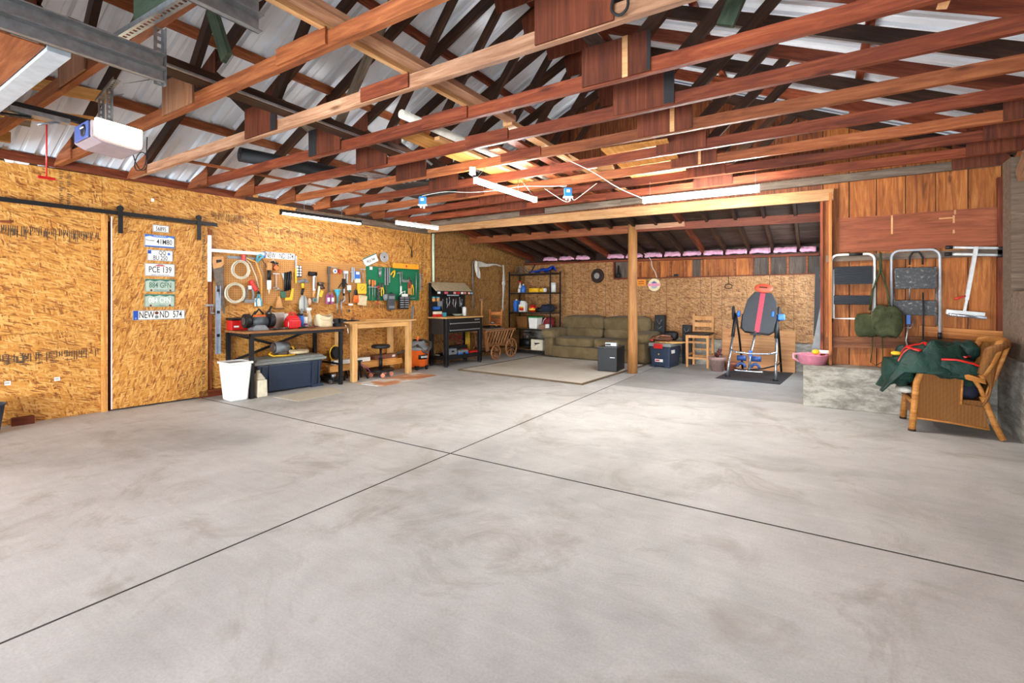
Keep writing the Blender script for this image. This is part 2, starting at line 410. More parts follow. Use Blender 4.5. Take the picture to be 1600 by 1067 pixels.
tag(MB().box(-.07,0,-.02,0,-.02,.0).build('wood_peg', m_redwood, loc=LW(-.81,0,2.02), rot=(0,0,LA)), 'short brown wood block nailed under the track at far left', 'block')
# ---- left wall of the lean-to and its back wall, each in its own frame
RP = (-6.226, 6.891); BP = (-6.04, 10.1)
RA = math.atan2(BP[1]-RP[1], BP[0]-RP[0]); RD = (math.cos(RA), math.sin(RA))
BA = math.atan2(-.6, 6.09); BD = (math.cos(BA), math.sin(BA))
def RW(s, n, z): return (RP[0]+RD[0]*s+RD[1]*n, RP[1]+RD[1]*s-RD[0]*n, z)
def BW(s, n, z): return (BP[0]+BD[0]*s+BD[1]*n, BP[1]+BD[1]*s-BD[0]*n, z)
wr = struct('wall_left_rear', (RP[0], RP[1], 0), RA)
def slantpanel(x0, x1, za, zb, par, mat, y=0, z0=0, th=.014, name='osb_panel'):
    MB().prism([(x0+.0015,z0),(x1-.0015,z0),(x1-.0015,zb),(x0+.0015,za)], 'y', y, y+th).build(name, mat, par, fix=True)
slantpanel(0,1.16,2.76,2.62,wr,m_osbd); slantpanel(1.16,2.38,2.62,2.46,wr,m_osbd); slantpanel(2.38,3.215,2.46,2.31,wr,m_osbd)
MB().box(0,3.2,.02,.05,0,2.2).build('sheathing', m_dark, wr)
for k in range(12):   # printed nailing lines
    z = .03+k*.203
    if z > 2.1: continue
    MB().box(0, 1.155 if k % 2 else 3.2, -.0012, 0, z-.0025, z+.0025).build('nailing_line', m_ink, wr, fix=False)
# ---- back wall
bw = struct('wall_back', (BP[0],BP[1],0), BA)
MB().box(-.1,6.12,-.04,.2,0,.49).build('stem_wall', m_conc, bw, bevel=.006)
xs = [0,1.119,2.386,3.79,5.0,6.12]
for i in range(5):
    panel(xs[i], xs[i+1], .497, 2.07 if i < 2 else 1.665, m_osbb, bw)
for x in (.4,.8,1.352,1.571,1.77,1.979,2.188,2.596,2.802,2.992,3.191,3.39,3.528,4.189,4.39,4.576,5.373,5.555,5.743):
    MB().box(x-.003,x+.003,-.0012,0,.5,2.06 if x < 2.386 else 1.66).build('nailing_line', m_ink, bw, fix=False)
for z in (.88,1.27):
    MB().box(3.79,6.1,-.0012,0,z-.003,z+.003).build('nailing_line', m_ink, bw, fix=False)
bx = [2.386,2.702,2.9,3.11,3.33,3.56,3.77,4.02,4.203,4.496,4.796,5.092,5.203,5.369,5.65,5.935,6.14]
for i in range(len(bx)-1):
    mt = m_boardsg if i in (0,7) or i >= 11 else m_boards
    panel(bx[i], bx[i+1], 1.6, 2.06, mt, bw, y=.06, th=.02, name='wall_board')
for x in (2.73,2.96,3.36,3.6,3.83,3.9,4.203,4.496,4.796,5.092,5.369,5.65,5.935):
    MB().box(x-.016,x+.016,.02,.06,1.665,2.0).build('batten', m_orange, bw, fix=False)
beam('ledge', (2.386,.03,1.672), (6.12,.03,1.672), .1, .02, m_redwood, bw)
beam('frame_post', (2.386,-.01,1.69), (2.386,-.01,2.05), .03, .025, m_redwood, bw)
beam('frame_rail', (2.386,-.01,1.685), (3.1,-.01,1.685), .03, .03, m_redwood, bw)
beam('top_plate', (-.05,0,2.105), (6.12,0,1.995), .1, .04, m_redwood, bw)
MB().box(-.1,6.2,.1,.14,.3,2.3).build('sheathing', m_dark, bw)
# ---- lean-to: roof deck, rafters, insulation
lr = struct('roof_shed')
def by(x): return BP[1]-.6/6.09*(x-BP[0])          # y of the back wall at x
def bz(x): return 2.155-.019*(x-BP[0])             # underside of the rafters there
def lp(x, f, up=0): return (x, 6.95+(by(x)+.12-6.95)*f, 2.60+(bz(x)-2.60)*f+up)
for k in range(15):
    f0, f1 = k/15, (k+1)/15-.002
    m = MB(); m.add([lp(x,f,u) for u in (.14,.16) for f in (f0,f1) for x in (-6.4,.1)], [(0,1,3,2),(4,6,7,5),(0,4,5,1),(2,3,7,6),(0,2,6,4),(1,5,7,3)])
    m.build('deck_board', m_planks, lr)
for i, s in enumerate([.2,.598,1.037,1.484,1.882,2.262,2.69,3.096,3.5,3.867,4.251,4.643,5.05,5.426,5.821]):
    x = BW(s,0,0)[0]; beam('rafter', lp(x,0,.065), lp(x,1,.065), .04, .13, m_dark if i % 5 else m_redwood, lr)
rs = [.598,1.037,1.484,1.882,2.262,2.69,3.096,3.5,3.867,4.251,4.643,5.05,5.426,5.821,6.1]
for i in range(len(rs)-1):
    if i == 3: continue
    m = MB(); a, b = rs[i]+.024, rs[i+1]-.024
    def f_(u, v):
        p = BW(a+(b-a)*u, .12-.1*v+R.uniform(-.012,.012), 0)
        return (p[0], p[1], bz(p[0])-.02+.1*math.sin(min(1,v*1.2+.15)*pi*.55)+R.uniform(-.012,.012))
    m.grid(f_, 8, 5); m.build('insulation', m_pink, lr, solid=.03, fix=False)
beam('shed_beam', (-6.02,7.87,2.45), (-2.66,7.87,2.42), .045, .135, m_orange, lr)
beam('shed_beam', (-2.52,7.86,2.425), (.06,7.86,2.375), .045, .12, m_redwood, lr)
beam('splice_board', (-2.66,7.83,2.44), (-1.75,7.83,2.43), .02, .075, m_pale, lr)
rw = struct('wall_shed_right', (.1,0,0))
for y0,y1,z0,z1 in ((6.95,7.45,0,2.6),(9.05,9.6,0,2.6),(7.45,9.05,0,.75),(7.45,9.05,1.95,2.6)):
    MB().box(0,.04,y0,y1,z0,z1).build('side_board', m_dark, rw, fix=False)
wn = struct('assumed_window', (.1,8.25,1.35))  # assumed window out of view, added to hold the lean-to fill lamp
for y0,y1,z0,z1 in ((-.8,.8,-.6,-.55),(-.8,.8,.55,.6),(-.8,-.75,-.55,.55),(.75,.8,-.55,.55),(-.025,.025,-.55,.55)):
    MB().box(.0,.04,y0,y1,z0,z1).build('window_frame', m_fir, wn, fix=False)
# ---- header over the lean-to
hd = struct('trim_header')
beam('header_board', (-6.2,6.8,2.565), (.17,6.8,2.48), .04, .135, m_fir, hd)
# ---- front wall with its two open doorways, behind the camera
fw = struct('wall_front', (0,-2.0,0))
for x0,x1,z0,z1 in ((-6.9,-5.9,0,2.35),(-2.55,-1.95,0,2.35),(1.4,1.8,0,2.35),(-7,1.9,2.35,2.75)):
    MB().box(x0,x1,0,.12,z0,z1).build('wall_piece', m_boards, fw)
# ---- gable / board wall, X>0 reaches down to the concrete step
gw = struct('wall_gable', (0,6.88,0))
m_brownb = wood('brown_nailer', (84,46,24), (132,80,44), (164,108,66)); m_brownl = wood('light_corner_board', (150,88,40), (196,126,64), (220,156,92), stretch=.5)
def roofz(x): return 4.61-(.4375*(x+2.42) if x > -2.42 else -.47*(x+2.42))
x = .064-.258*25
while x < 1.7:
    x1 = x+.258; g_ = .006+R.random()*.006
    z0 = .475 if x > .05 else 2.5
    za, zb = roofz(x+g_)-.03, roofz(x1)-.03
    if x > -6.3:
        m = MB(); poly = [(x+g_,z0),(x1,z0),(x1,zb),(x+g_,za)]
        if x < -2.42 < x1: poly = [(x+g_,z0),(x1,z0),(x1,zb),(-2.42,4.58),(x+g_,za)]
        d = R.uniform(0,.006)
        m.prism(poly,'y',d,.022+d).build('wall_board', m_boards if x > .05 else m_boards_shade, gw)
    x = x1
MB().prism([(-6.6,2.5),(.05,2.5),(.05,.3),(1.75,.3),(1.75,roofz(1.75)-.09),(-2.42,4.5),(-6.6,roofz(-6.6)-.09)],'y',.034,.06).build('backing', m_dark, gw)  # dark sheet added behind the boards to block light through their gaps
beam('corner_board', (.14,-.035,.475), (.14,-.035,2.5), .03, .15, m_brownl, gw)
beam('corner_board', (.055,-.02,.475), (.055,-.02,2.45), .03, .05, m_redwood, gw)
beam('nailer', (.10,-.03,1.73), (1.66,-.03,1.73), .03, .075, m_grey, gw)
beam('nailer', (.10,-.03,.735), (1.05,-.03,.775), .035, .13, m_brownb, gw)
beam('nailer', (.95,-.035,.90), (1.66,-.035,.86), .04, .11, m_brownl, gw)
beam('nailer', (1.0,-.02,.775), (1.66,-.02,.75), .03, .11, m_brownb, gw)
beam('stud', (1.60,-.02,.5), (1.60,-.02,2.5), .05, .05, m_redwood, gw)
m = MB().box(.229,1.64,-.03,-.012,1.80,2.20); m.build('mahogany_panel', m_panelw, gw)
for x, a, b in ((.72,1.98,2.19),(1.24,2.06,2.14),(1.24,1.95,1.99),(1.25,2.15,2.2)):
    MB().box(x-.008,x+.008,-.032,-.03,a,b).build('pale_scrape', m_fir, gw)
MB().box(1.12,1.24,-.032,-.03,2.11,2.125).build('pale_scrape', m_fir, gw)
# ---- concrete step
cs = MB().box(-.13,1.6,6.57,6.95,0,.475).build('concrete_step', m_conc, bevel=.008); cs['kind'] = 'structure'
# ---- right wall
wrt = struct('wall_right', (1.51,0,0))
MB().box(0,.30,-2,6.56,0,.70).build('stem_wall', m_conc, wrt, bevel=.006)
yy = -2
while yy < 6.3:
    MB().box(.28,.30,yy,yy+.24,.70,2.9).build('wall_board', m_boards, wrt, fix=False); yy += .25
po = tag(MB().box(.0,.22,0,.24,0,1.88).build('barn_post', m_dark if 0 else m_grey, loc=(1.545,6.31,.70)), 'thick weathered grey barn post at the right edge', 'post')
br = beam('knee_brace', (1.62,6.23,2.38), (1.62,5.35,2.95), .12, .13, m_pale); tag(br, 'pale diagonal knee brace rising off the thick barn post', 'brace')
lb = MB().box(0,.012,-.25,.35,0,.62).build('leaning_plywood', m_grey, loc=(1.53,5.95,.70), rot=(0,.04,0)); tag(lb, 'grey plywood offcut leaning on right wall behind wicker chair', 'plywood')
# ---- round-ish post carrying the shed beam
pp = thing('shed_post', 'yellow-brown timber post between sofa and blue toolbox', 'post', (-2.6,7.87,0))
prof = []
m = MB(); m.tube([(0,0,0),(.003,0,.6),(-.003,0,1.3),(0,0,1.9),(0,0,2.5)], [.085,.078,.078,.077,.076], 14)
m.build('post_shaft', wood('post_timber', (120,76,40),(176,124,72),(206,160,104), axis='z', stretch=.5), pp)
MB().box(-.11,.1,-.11,.09,-.001,.006).build('base_plate', m_floord, pp)
# ---- main roof: corrugated sheets
rf = struct('roof')
def sheet(side, y0):
    W_ = .9; prof = []
    for k in range(4):
        b = k*.225; prof += [(b,0),(b+.018,.03),(b+.047,.03),(b+.065,0),(b+.115,0),(b+.125,.005),(b+.14,.005),(b+.15,0)]
    prof.append((W_,0))
    m = MB(); vs = []; fs = []
    xa, xb = (-2.42,-7.15) if side < 0 else (-2.42, 2.1)
    for y_, h_ in prof:
        for x_ in (xa, xb):
            z_ = 4.61+(.47 if side < 0 else -.4375)*(x_+2.42)*1.0 + .02 + h_
            vs.append((x_, y0+y_, z_))
    for i in range(len(prof)-1): fs.append((2*i,2*i+1,2*i+3,2*i+2))
    m.add(vs, fs); m.build('roof_sheet', m_metal, rf, fix=False)
yy = -1.9
while yy < 7.0: sheet(-1, yy); sheet(1, yy); yy += .9
for x in (-6.55,-5.55,-4.57,-3.56,-2.62): beam('purlin', (x,-1.8,roofz(x)-.035), (x,6.8,roofz(x)-.035), .045, .085, m_orange if x in (-5.55,-4.57) else m_redwood, rf, roll=0)
for x in (-2.2,-.95,.35,1.5): beam('purlin', (x,-1.8,roofz(x)-.02), (x,6.8,roofz(x)-.02), .06, .05, m_redwood, rf)
# ---- trusses
m_tar = plain('tar_black', (24,22,24), .6)
ORD = ['first','second','third','fourth','fifth','sixth','seventh','eighth','ninth','tenth','eleventh','twelfth','thirteenth','fourteenth']
TY = [6.74,6.17,5.62,5.10,4.56,4.0,3.43,2.87,2.26,1.65,1.07,.48,-.12,-.72]
CH = [m_grey,m_redwood,m_redwood,m_orange,m_redwood,m_orange,m_redwood,m_redwood,m_pale,m_orange,m_orange,m_redwood,m_redwood,m_redwood]
CN = ['grey','red-brown','dark red-brown','orange-brown','red-brown','orange-brown','red-brown','red-brown','pale weathered','orange','orange-brown','red-brown','red-brown','red-brown']
# central gussets: x0,x1,z0,z1 ; left: ...
for i, Y in enumerate(TY):
    t = thing('roof_truss', 'timber roof truss with %s bottom chord, %s counted from the gable wall' % (CN[i], ORD[i]), 'truss', (0,Y,0), 0, 'roof trusses')
    jm = CH[i]
    sag = R.uniform(-.012,.006)
    beam('bottom_chord', (-6.5,0,2.645), (-2.4,0,2.645+sag), .04, .09, jm, t)
    beam('bottom_chord', (-2.4,0,2.645+sag), (1.66,0,2.645), .04, .09, jm, t)
    dm = m_dark if i % 2 else m_dark
    def rz(x): return roofz(x)-.07-.06
    beam('rafter', (-6.22,0,rz(-6.22)), (-2.42,0,rz(-2.42)), .04, .115, dm, t)
    beam('rafter', (1.68,0,rz(1.68)), (-2.42,0,rz(-2.42)), .04, .115, m_redwood if i % 2 else dm, t)
    for a, b in (((-3.85,2.69),(-2.46,rz(-2.46))), ((-3.85,2.69),(-4.78,rz(-4.78))), ((-1.04,2.69),(-2.38,rz(-2.38))), ((-1.04,2.69),(-.2,rz(-.2)))):
        beam('web', (a[0],.004,a[1]), (b[0],.004,b[1]), .038, .085, m_grey if (i == 7 and a[0] < -3) else dm, t)
    f = -.022
    def plate(x0, x1, z0, z1, mt, nm='gusset_plate', y=f, th=.012):
        MB().box(x0,x1,y-th,y,z0,z1).build(nm, mt, t, fix=False)
    plate(-4.11,-3.65,2.61,2.86,m_ply if Y > 2 else m_plyb)
    plate(-1.27,-.83,2.605,2.85,m_ply)
    if Y < 4.3: plate(-2.65,-2.2,2.605,2.70,m_redwood if i != 9 else m_orange,'splice_plate')
    MB().prism([(-6.55,2.6),(-6.05,2.6),(-6.05,2.80),(-6.42,2.70)],'y',f-.012,f).build('heel_gusset', m_orange, t)
    MB().prism([(1.7,2.6),(1.2,2.6),(1.2,2.86),(1.6,2.72)],'y',f-.012,f).build('heel_gusset', m_ply, t)
    MB().prism([(-2.42,4.5),(-2.75,4.33),(-2.7,4.1),(-2.14,4.1),(-2.1,4.33)],'y',f-.012,f).build('ridge_gusset', m_ply, t)
    MB().prism([(-4.95,3.25),(-4.95,3.36),(-4.6,3.52),(-4.6,3.3)],'y',f-.012,f).build('rafter_gusset', m_ply, t)
    if i in (5,7): plate(-1.0,-.965,2.6,2.85,m_fir,'batten',y=f-.012,th=.008)
    if i in (3,): plate(-1.0,-.975,2.6,2.85,m_fir,'batten',y=f-.012,th=.008)
    for k_, x0_, x1_, z1_ in ((6,-.90,-.83,2.85),(7,-.85,-.83,2.85),(5,-1.0,-.79,2.85),(7,-4.11,-3.99,2.86),(8,-3.73,-3.65,2.86)):
        if i == k_ and not (k_ == 5): MB().box(x0_,x1_,f-.0135,f-.012,2.61,z1_).build('tar_patch', m_tar, t, fix=False)
# ================================================================= UNDER THE ROOF: lamps, opener, tracks, stored lumber
m_green = wood('green_board', (40,54,42), (64,82,64), (98,112,90), knots=False)
m_bluebox = plain('blue_plastic', (28,112,178), .4)
m_red = plain('red_plastic', (190,30,24), .35)
m_rubber = plain('black_rubber', (14,14,16), .7)
def tube_lamp(name, label, p0, p1, fat=1.0, housing=True, group='LED shop tubes', hang=None, mt=None):
    p0, p1 = Vector(p0), Vector(p1); t = thing(name, label, 'lamp', p0, math.atan2(p1.y-p0.y, p1.x-p0.x), group)
    L = (p1-p0).length
    MB().tube([(.012,0,0),(L-.012,0,0)], .016*fat, 12).build('tube', mt or m_tube, t)
    if housing:
        hw = .4 if mt else 1; MB().prism([(-.024*fat*hw,.012 if mt else .006),(.024*fat*hw,.012 if mt else .006),(.016*fat*hw,.04*fat),(-.016*fat*hw,.04*fat)],'x',0,L).build('housing', m_black if housing == 2 else m_white, t)
    for x in (0, L-.014): MB().box(x,x+.014,-.024*fat,.024*fat,-.02*fat,.04*fat).build('end_cap', m_black if housing == 2 else m_white, t)
    for x, y, z in (hang or ()):
        MB().tube([(x,0,.04*fat),(x+y,0,z)], .0022, 5).build('chain', m_zinc, t)
    return t
tube_lamp('led_tube_lamp', 'LED tube lamp with dark end caps above the brown pegboard', (-5.93,3.68,2.38), (-5.78,4.87,2.375), 1.15, 2, hang=((.32,0,.235),(.88,0,.235)))
tube_lamp('led_tube_lamp', 'short LED tube lamp above the green pegboard', (-5.36,5.18,2.395), (-5.21,5.95,2.395), 1.1, 1, hang=((.15,.28,.22),(.7,-.26,.22)))
tube_lamp('led_tube_lamp', 'thin LED tube hanging on thin wires in mid room, running away', (-2.84,3.80,2.41), (-2.80,4.93,2.41), 1.1, 1, hang=((.03,.17,.205),(1.1,-.34,.205),(.76,.0,.205)), mt=m_tube2)
tube_lamp('led_tube_lamp', 'bright twin LED strip hanging on chains parallel to the trusses', (-1.72,5.59,2.395), (-.50,5.64,2.395), 1.35, 1, hang=((.08,0,.22),(1.18,0,.22)), mt=m_tube2)
def cable(name, label, pts, r=.004, mat=m_cable, cat='cable', group=None):
    # smooth by Catmull-Rom
    P = [Vector(p) for p in pts]; out = []
    for i in range(len(P)-1):
        a, b, c, d = P[max(i-1,0)], P[i], P[i+1], P[min(i+2,len(P)-1)]
        for k in range(6):
            t = k/6; out.append(.5*((2*b)+(-a+c)*t+(2*a-5*b+4*c-d)*t*t+(-a+3*b-3*c+d)*t**3))
    out.append(P[-1]); o0 = out[0]
    o = MB().tube([p-o0 for p in out], r, 6).build(name, mat, loc=o0)
    if label: tag(o, label, cat, group)
    return o
for i, (x, y) in enumerate(((-4.2,4.51),(-2.44,5.06))):
    t = thing('sensor_box', ('small blue sensor box on the joists near left wall', 'small blue sensor box on joists beside the hanging lamp wires')[i], 'box', (x,y,2.49), THETA)
    MB().box(-.045,.045,-.03,.03,-.05,.05).build('case', m_bluebox, t, bevel=.008)
    MB().box(-.02,.02,-.033,-.03,-.005,.028).box(-.008,.008,-.035,-.033,.004,.02).build('label_plate', m_white, t)
    MB().box(-.055,.055,-.035,.035,-.062,-.05).box(-.03,-.01,-.02,0,-.09,-.06).box(.01,.03,-.02,0,-.1,-.06).build('socket_base', m_white, t)
v1 = cable('cord', None, [(-2.72,5.0,2.56),(-2.6,5.03,2.47),(-2.48,5.05,2.39),(-2.42,5.05,2.38),(-2.4,5.05,2.42)], .0035)
v2 = cable('cord', None, [(-2.38,5.05,2.43),(-2.36,5.05,2.39),(-2.3,5.08,2.43),(-2.1,5.1,2.56)], .0035)
for v_ in (v1, v2):
    v_.parent = t; v_.matrix_parent_inverse = (Matrix.Translation(t.location) @ Matrix.Rotation(THETA, 4, 'Z')).inverted()
cable('extension_cord', 'long white cord draped along joists between the blue boxes', [(-4.2,4.5,2.55),(-3.9,4.58,2.58),(-3.5,4.6,2.53),(-3.2,4.75,2.55),(-2.95,4.85,2.58),(-2.6,5.0,2.57),(-2.44,5.03,2.56)], .0035)
cable('extension_cord', 'white cord sloping down to the bright twin lamp', [(-2.05,4.1,2.60),(-1.95,4.6,2.56),(-1.85,5.1,2.48),(-1.71,5.5,2.42)], .0045)
cable('white_cable', 'white cable running along the top of left board wall', [LW(-1.2,.02,2.72),LW(-.5,.05,2.69),LW(0,.06,2.74),LW(.5,.05,2.70),LW(1.1,.06,2.74),LW(1.5,.05,2.69),LW(2.1,.05,2.72),LW(2.6,.06,2.64)], .004)
cable('black_wire_loop', 'thin dark wire coiled in a loop near opener', [(-5.13,1.9,2.72),(-5.14,1.9,2.62),(-5.12,1.89,2.53),(-5.17,1.89,2.45),(-5.28,1.88,2.43),(-5.37,1.89,2.50),(-5.34,1.9,2.58),(-5.24,1.9,2.60),(-5.14,1.9,2.55),(-5.13,1.9,2.48),(-5.2,1.91,2.44),(-5.3,1.91,2.45),(-5.37,1.9,2.52),(-5.44,1.9,2.62),(-5.5,1.9,2.7)], .0045, m_rubber, 'wire')
cable('black_wire_loop', 'small black cord loop hung on the pale joist by the big gusset', [(-.81,2.2,2.72),(-.83,2.2,2.64),(-.79,2.2,2.60),(-.75,2.2,2.63),(-.76,2.2,2.71),(-.8,2.2,2.74)], .007, m_rubber, 'wire')
# ---- garage door opener
op = thing('garage_door_opener', 'glowing garage door opener hanging from slotted steel straps', 'door opener', (-3.72,1.09,2.215)); op.scale = (1,1,.86)
m_lens = glow('opener_lens', (1,.86,.62), 7)
m = MB(); m.prism([(0,.03),(.05,0),(.25,-.015),(.27,.02),(.265,.16),(.0,.15)],'x',-.3,.0); m.build('motor_case', plain('opener_case', (132,118,122), .4), op, bevel=.01)
MB().prism([(.02,.035),(.25,.005),(.255,.15),(.01,.165)],'x',.0,.035).build('light_lens', m_lens, op, bevel=.012)
e = MB().box(-.25,-.02,-.012,.0,.025,.145).build('end_panel', plain('opener_blue', (66,78,128), .35), op, bevel=.01)
MB().ball((-.09,-.014,.085),(.04,.006,.045)).build('badge', m_black, e)
MB().box(-.115,-.065,-.022,-.018,.095,.103).build('badge_mark', m_white, e)
MB().box(-.28,-.01,.05,.24,.15,.175).build('top_plate', m_zinc, op, bevel=.004)
def slotted(p0, p1, wd, name, par, mat=m_zinc, th=.003):
    p0, p1 = Vector(p0), Vector(p1); L = (p1-p0).length; n_ = max(2, int(L/.035)); m = MB()
    h = wd/2
    m.box(0,L,-h,-h*.38,-th/2,th/2); m.box(0,L,h*.38,h,-th/2,th/2)
    for i in range(n_+1):
        x = L*i/n_; m.box(max(0,x-.008),min(L,x+.008),-h*.4,h*.4,-th/2,th/2)
    m.box(0,L,-h,-h+th,0,h*1.1)
    d = (p1-p0).normalized(); up = Vector((0,0,1)) if abs(d.z) < .9 else Vector((1,0,0)); y = up.cross(d).normalized(); z = d.cross(y)
    o = m.build(name, mat, par, loc=p0, fix=False); o.rotation_euler = Matrix((d,y,z)).transposed().to_euler(); return o
slotted((-.32,.13,.40),(.14,.08,.42),.035,'slotted_strap',op); slotted((-.04,.1,.16),(-.04,.1,.41),.03,'slotted_strap',op); slotted((-.24,.12,.16),(-.24,.12,.40),.03,'slotted_strap',op)
for x in (-.3,.1): MB().tube([(x,.12,.42),(x+.04,.25,.50)], .003, 5).build('hanger_wire', m_zinc, op)
MB().box(-.19,-.15,-1.7,.05,.155,.19).box(-.195,-.145,-1.7,.05,.185,.192).build('chain_rail', m_black, op)
MB().box(-.205,-.135,-.32,-.06,.125,.157).build('trolley', m_zinc, op)
MB().tube([(-.17,-.1,.13),(-.17,-.16,.10),(-.17,-.2,.075)], .008, 8).build('release_arm', m_zinc, op)
MB().tube([(-.17,-.16,.1),(-.17,-.16,-.27)], .004, 6).build('pull_cord', m_red, op)
MB().box(-.176,-.164,-.2,-.12,-.29,-.27).build('cord_handle', m_red, op, bevel=.004)
slotted((-.17,-.22,.11),(-.17,-.75,.03),.04,'slotted_arm',op,m_black)
# ---- tracks and open door
def track(name, label, x, y1, z, y0=-1.7, strap=True):
    t = thing(name, label, 'track', (x, 0, z))
    for k, zz in enumerate((0, .068)):
        MB().prism([(0,zz),(.006,zz),(.006,zz+.056),(.045,zz+.056),(.045,zz+.062),(0,zz+.062)],'y',y0,y1).box(.001,.03,y0,y1,zz,zz+.004).build('rail', m_zinc, t)
    if strap:
        slotted((-.012,y1-.01,-.01),(-.012,y1-.01,.27),.045,'slotted_strap',t)
        MB().box(-.01,-.004,y1-.52,y1-.44,0,.125).build('joint_plate', m_zinc, t)
        for yy, zz in ((.86,.02),(.9,.03),(.95,.02),(.93,.09),(.8,.09)): MB().cyl((-.006,y1+yy-1.06,zz),(.0,y1+yy-1.06,zz),.006,n=8).build('bolt', m_white, t)
    return t
tk = track('garage_door_track', 'galvanised double door track ending in a slotted strap', -2.69, 1.06, 2.30)
slotted((-.35,.98,.26),(.75,1.03,.265),.045,'slotted_angle',tk)
track('garage_door_track', 'galvanised door track overhead at the top edge, right one', -1.86, 1.06, 2.295, strap=False)
gd = thing('garage_door', 'raised wooden garage door with white metal bottom edge', 'garage door', (-2.74,0,2.31))
for k in range(6):
    MB().box(-2.9,0,-1.6+k*.376,-1.6+k*.376+.37,0,.03).build('door_board', m_orange, gd)
MB().box(-2.9,0,.655,.735,-.012,.035).build('edge_channel', plain('door_edge_grey', (170,178,184), .4, .3), gd, bevel=.003)
for x in (-2.9,-1.45,0): MB().box(x-.03,x+.03,-1.6,.65,.03,.05).build('stile', m_zinc, gd)
# ---- things laid across the bottom chords
def laid(name, label, p0, p1, wd, h, mat, cat='board', group='lumber stored on the joists'):
    return tag(beam(name, p0, p1, wd, h, mat), label, cat, group)
laid('loose_board', 'long new board lying across joists, starting nearest the camera', (-2.13,.4,2.715), (-2.10,3.3,2.715), .09, .04, m_pale)
laid('loose_board', 'new board lying on edge beside the long board overhead', (-2.235,.4,2.735), (-2.215,3.0,2.735), .04, .085, m_fir)
laid('loose_board', 'new board lying across joists toward the gable wall', (-2.17,3.35,2.715), (-2.2,6.6,2.715), .09, .04, m_fir)
laid('loose_board', 'dark plank lying beside the new board near the gable', (-2.36,3.5,2.712), (-2.42,6.6,2.712), .1, .035, m_redwood)
laid('loose_board', 'wide yellow plank on the joists left of the white pipe', (-3.04,3.05,2.705), (-3.10,5.6,2.705), .22, .025, m_yellow)
laid('loose_board', 'narrow pale plank on the joists beside white pipe', (-2.9,3.3,2.705), (-2.94,5.6,2.705), .06, .03, m_fir)
laid('loose_board', 'dark plank right of the white pipe on the joists', (-2.62,3.8,2.705), (-2.66,6.3,2.705), .12, .025, m_orange)
laid('loose_board', 'short board across the joists under the gable, left one', (-2.75,5.2,2.80), (-2.0,5.35,2.80), .2, .03, m_fir)
laid('loose_board', 'dark timber with pale lower edge lying across joists', (-3.47,.9,2.735), (-3.56,3.7,2.735), .12, .08, m_dark)
laid('steel_channel', 'thin steel channel under the dark timber overhead', (-3.38,.9,2.70), (-3.47,3.7,2.70), .03, .012, m_zinc, 'channel')
laid('loose_board', 'yellow-lit joist board near opener, upper one', (-5.50,1.05,3.02), (-5.02,1.60,2.94), .04, .09, m_yellow)
laid('loose_board', 'yellow-lit joist board near opener, lower one', (-5.95,1.05,2.86), (-5.45,1.62,2.83), .04, .09, m_yellow)
laid('loose_board', 'orange board along the wall top at far left', (-6.45,-.4,2.73), (-6.25,1.25,2.73), .06, .09, m_yellow)
laid('loose_board', 'long thin batten on the joists near left wall', (-5.6,2.3,2.70), (-5.25,5.0,2.70), .05, .02, m_orange)
laid('plywood_sheet', 'yellow plywood sheet lying on the joists near gable', (-1.45,4.4,2.70), (-1.55,5.65,2.70), .62, .015, m_yellow, 'plywood')
laid('plywood_sheet', 'grey plywood sheet resting above wall at far left', (-6.05,.2,2.83), (-5.85,1.3,2.83), .45, .02, m_grey, 'plywood')
for i, x in enumerate((-4.35,-4.25,-4.16)):
    laid('metal_strip', 'thin aluminium strip on joists above the pegboard, %s' % ('left','middle','right')[i], (x-.3,3.5,2.70), (x,4.35,2.70), .035, .01, m_zinc, 'strip', 'aluminium strips on the joists')
tag(MB().tube([(0,0,0),(.02,1.5,0),(.03,2.9,0)], .036, 16).build('white_pipe', m_pvc, loc=(-2.82,2.78,2.74)), 'white plastic pipe lying across the joists', 'pipe')
rr = thing('roofing_felt_roll', 'black roll of roofing felt on the joists', 'roll', (-5.12,2.72,2.77))
MB().tube([(0,0,0),(.16,.75,0),(.3,1.4,0)], .075, 16).build('felt', m_rubber, rr)
MB().tube([(-.001,-.005,0),(.005,.01,0)], .03, 12).build('core', m_black, rr)
tag(MB().grid(lambda u,v:(-.45+.9*u, 1.1*v, .03*math.sin(u*5)+.02*math.sin(v*7)), 8, 8).build('black_sheet', m_rubber, loc=(-4.45,4.45,2.76), rot=(0,0,.15), solid=.01), 'crumpled black sheeting lying on joists beyond the felt roll', 'sheet')
for i,(p0,p1,lb_) in enumerate((((.50,2.95,2.62),(.62,2.95,3.15),'new fir block nailed upright on truss at upper right'),)):
    tag(beam('fir_block', p0, p1, .11, .04, m_fir, roll=pi/2), lb_, 'block')
tag(beam('green_board', (-3.35,1.60,3.15), (-3.16,1.60,2.78), .03, .09, m_green), 'green painted board on the second nearest left truss', 'board')
tag(MB().box(-.27,.25,0,.012,0,.2).build('green_gusset', m_green, loc=(-2.67,1.03,2.64)), 'green stained plywood gusset overhead at upper left', 'plywood')
tag(beam('green_board', (-.30,2.83,3.0), (-.42,2.83,2.74), .03, .09, m_green), 'green painted board high up right of the big gusset', 'board')
tag(MB().box(-.03,.03,-.01,.01,-.04,.04).build('white_tag', m_white, loc=(-2.95,3.9,2.55), rot=(.3,0,.6)), 'small pink-white tag hanging near the thin lamp wire', 'tag')
tag(MB().box(-.05,.05,-.02,.02,-.03,.03).build('junction_box', m_white, loc=(-1.95,4.6,2.62)), 'small white junction box under the joists near gable', 'box')
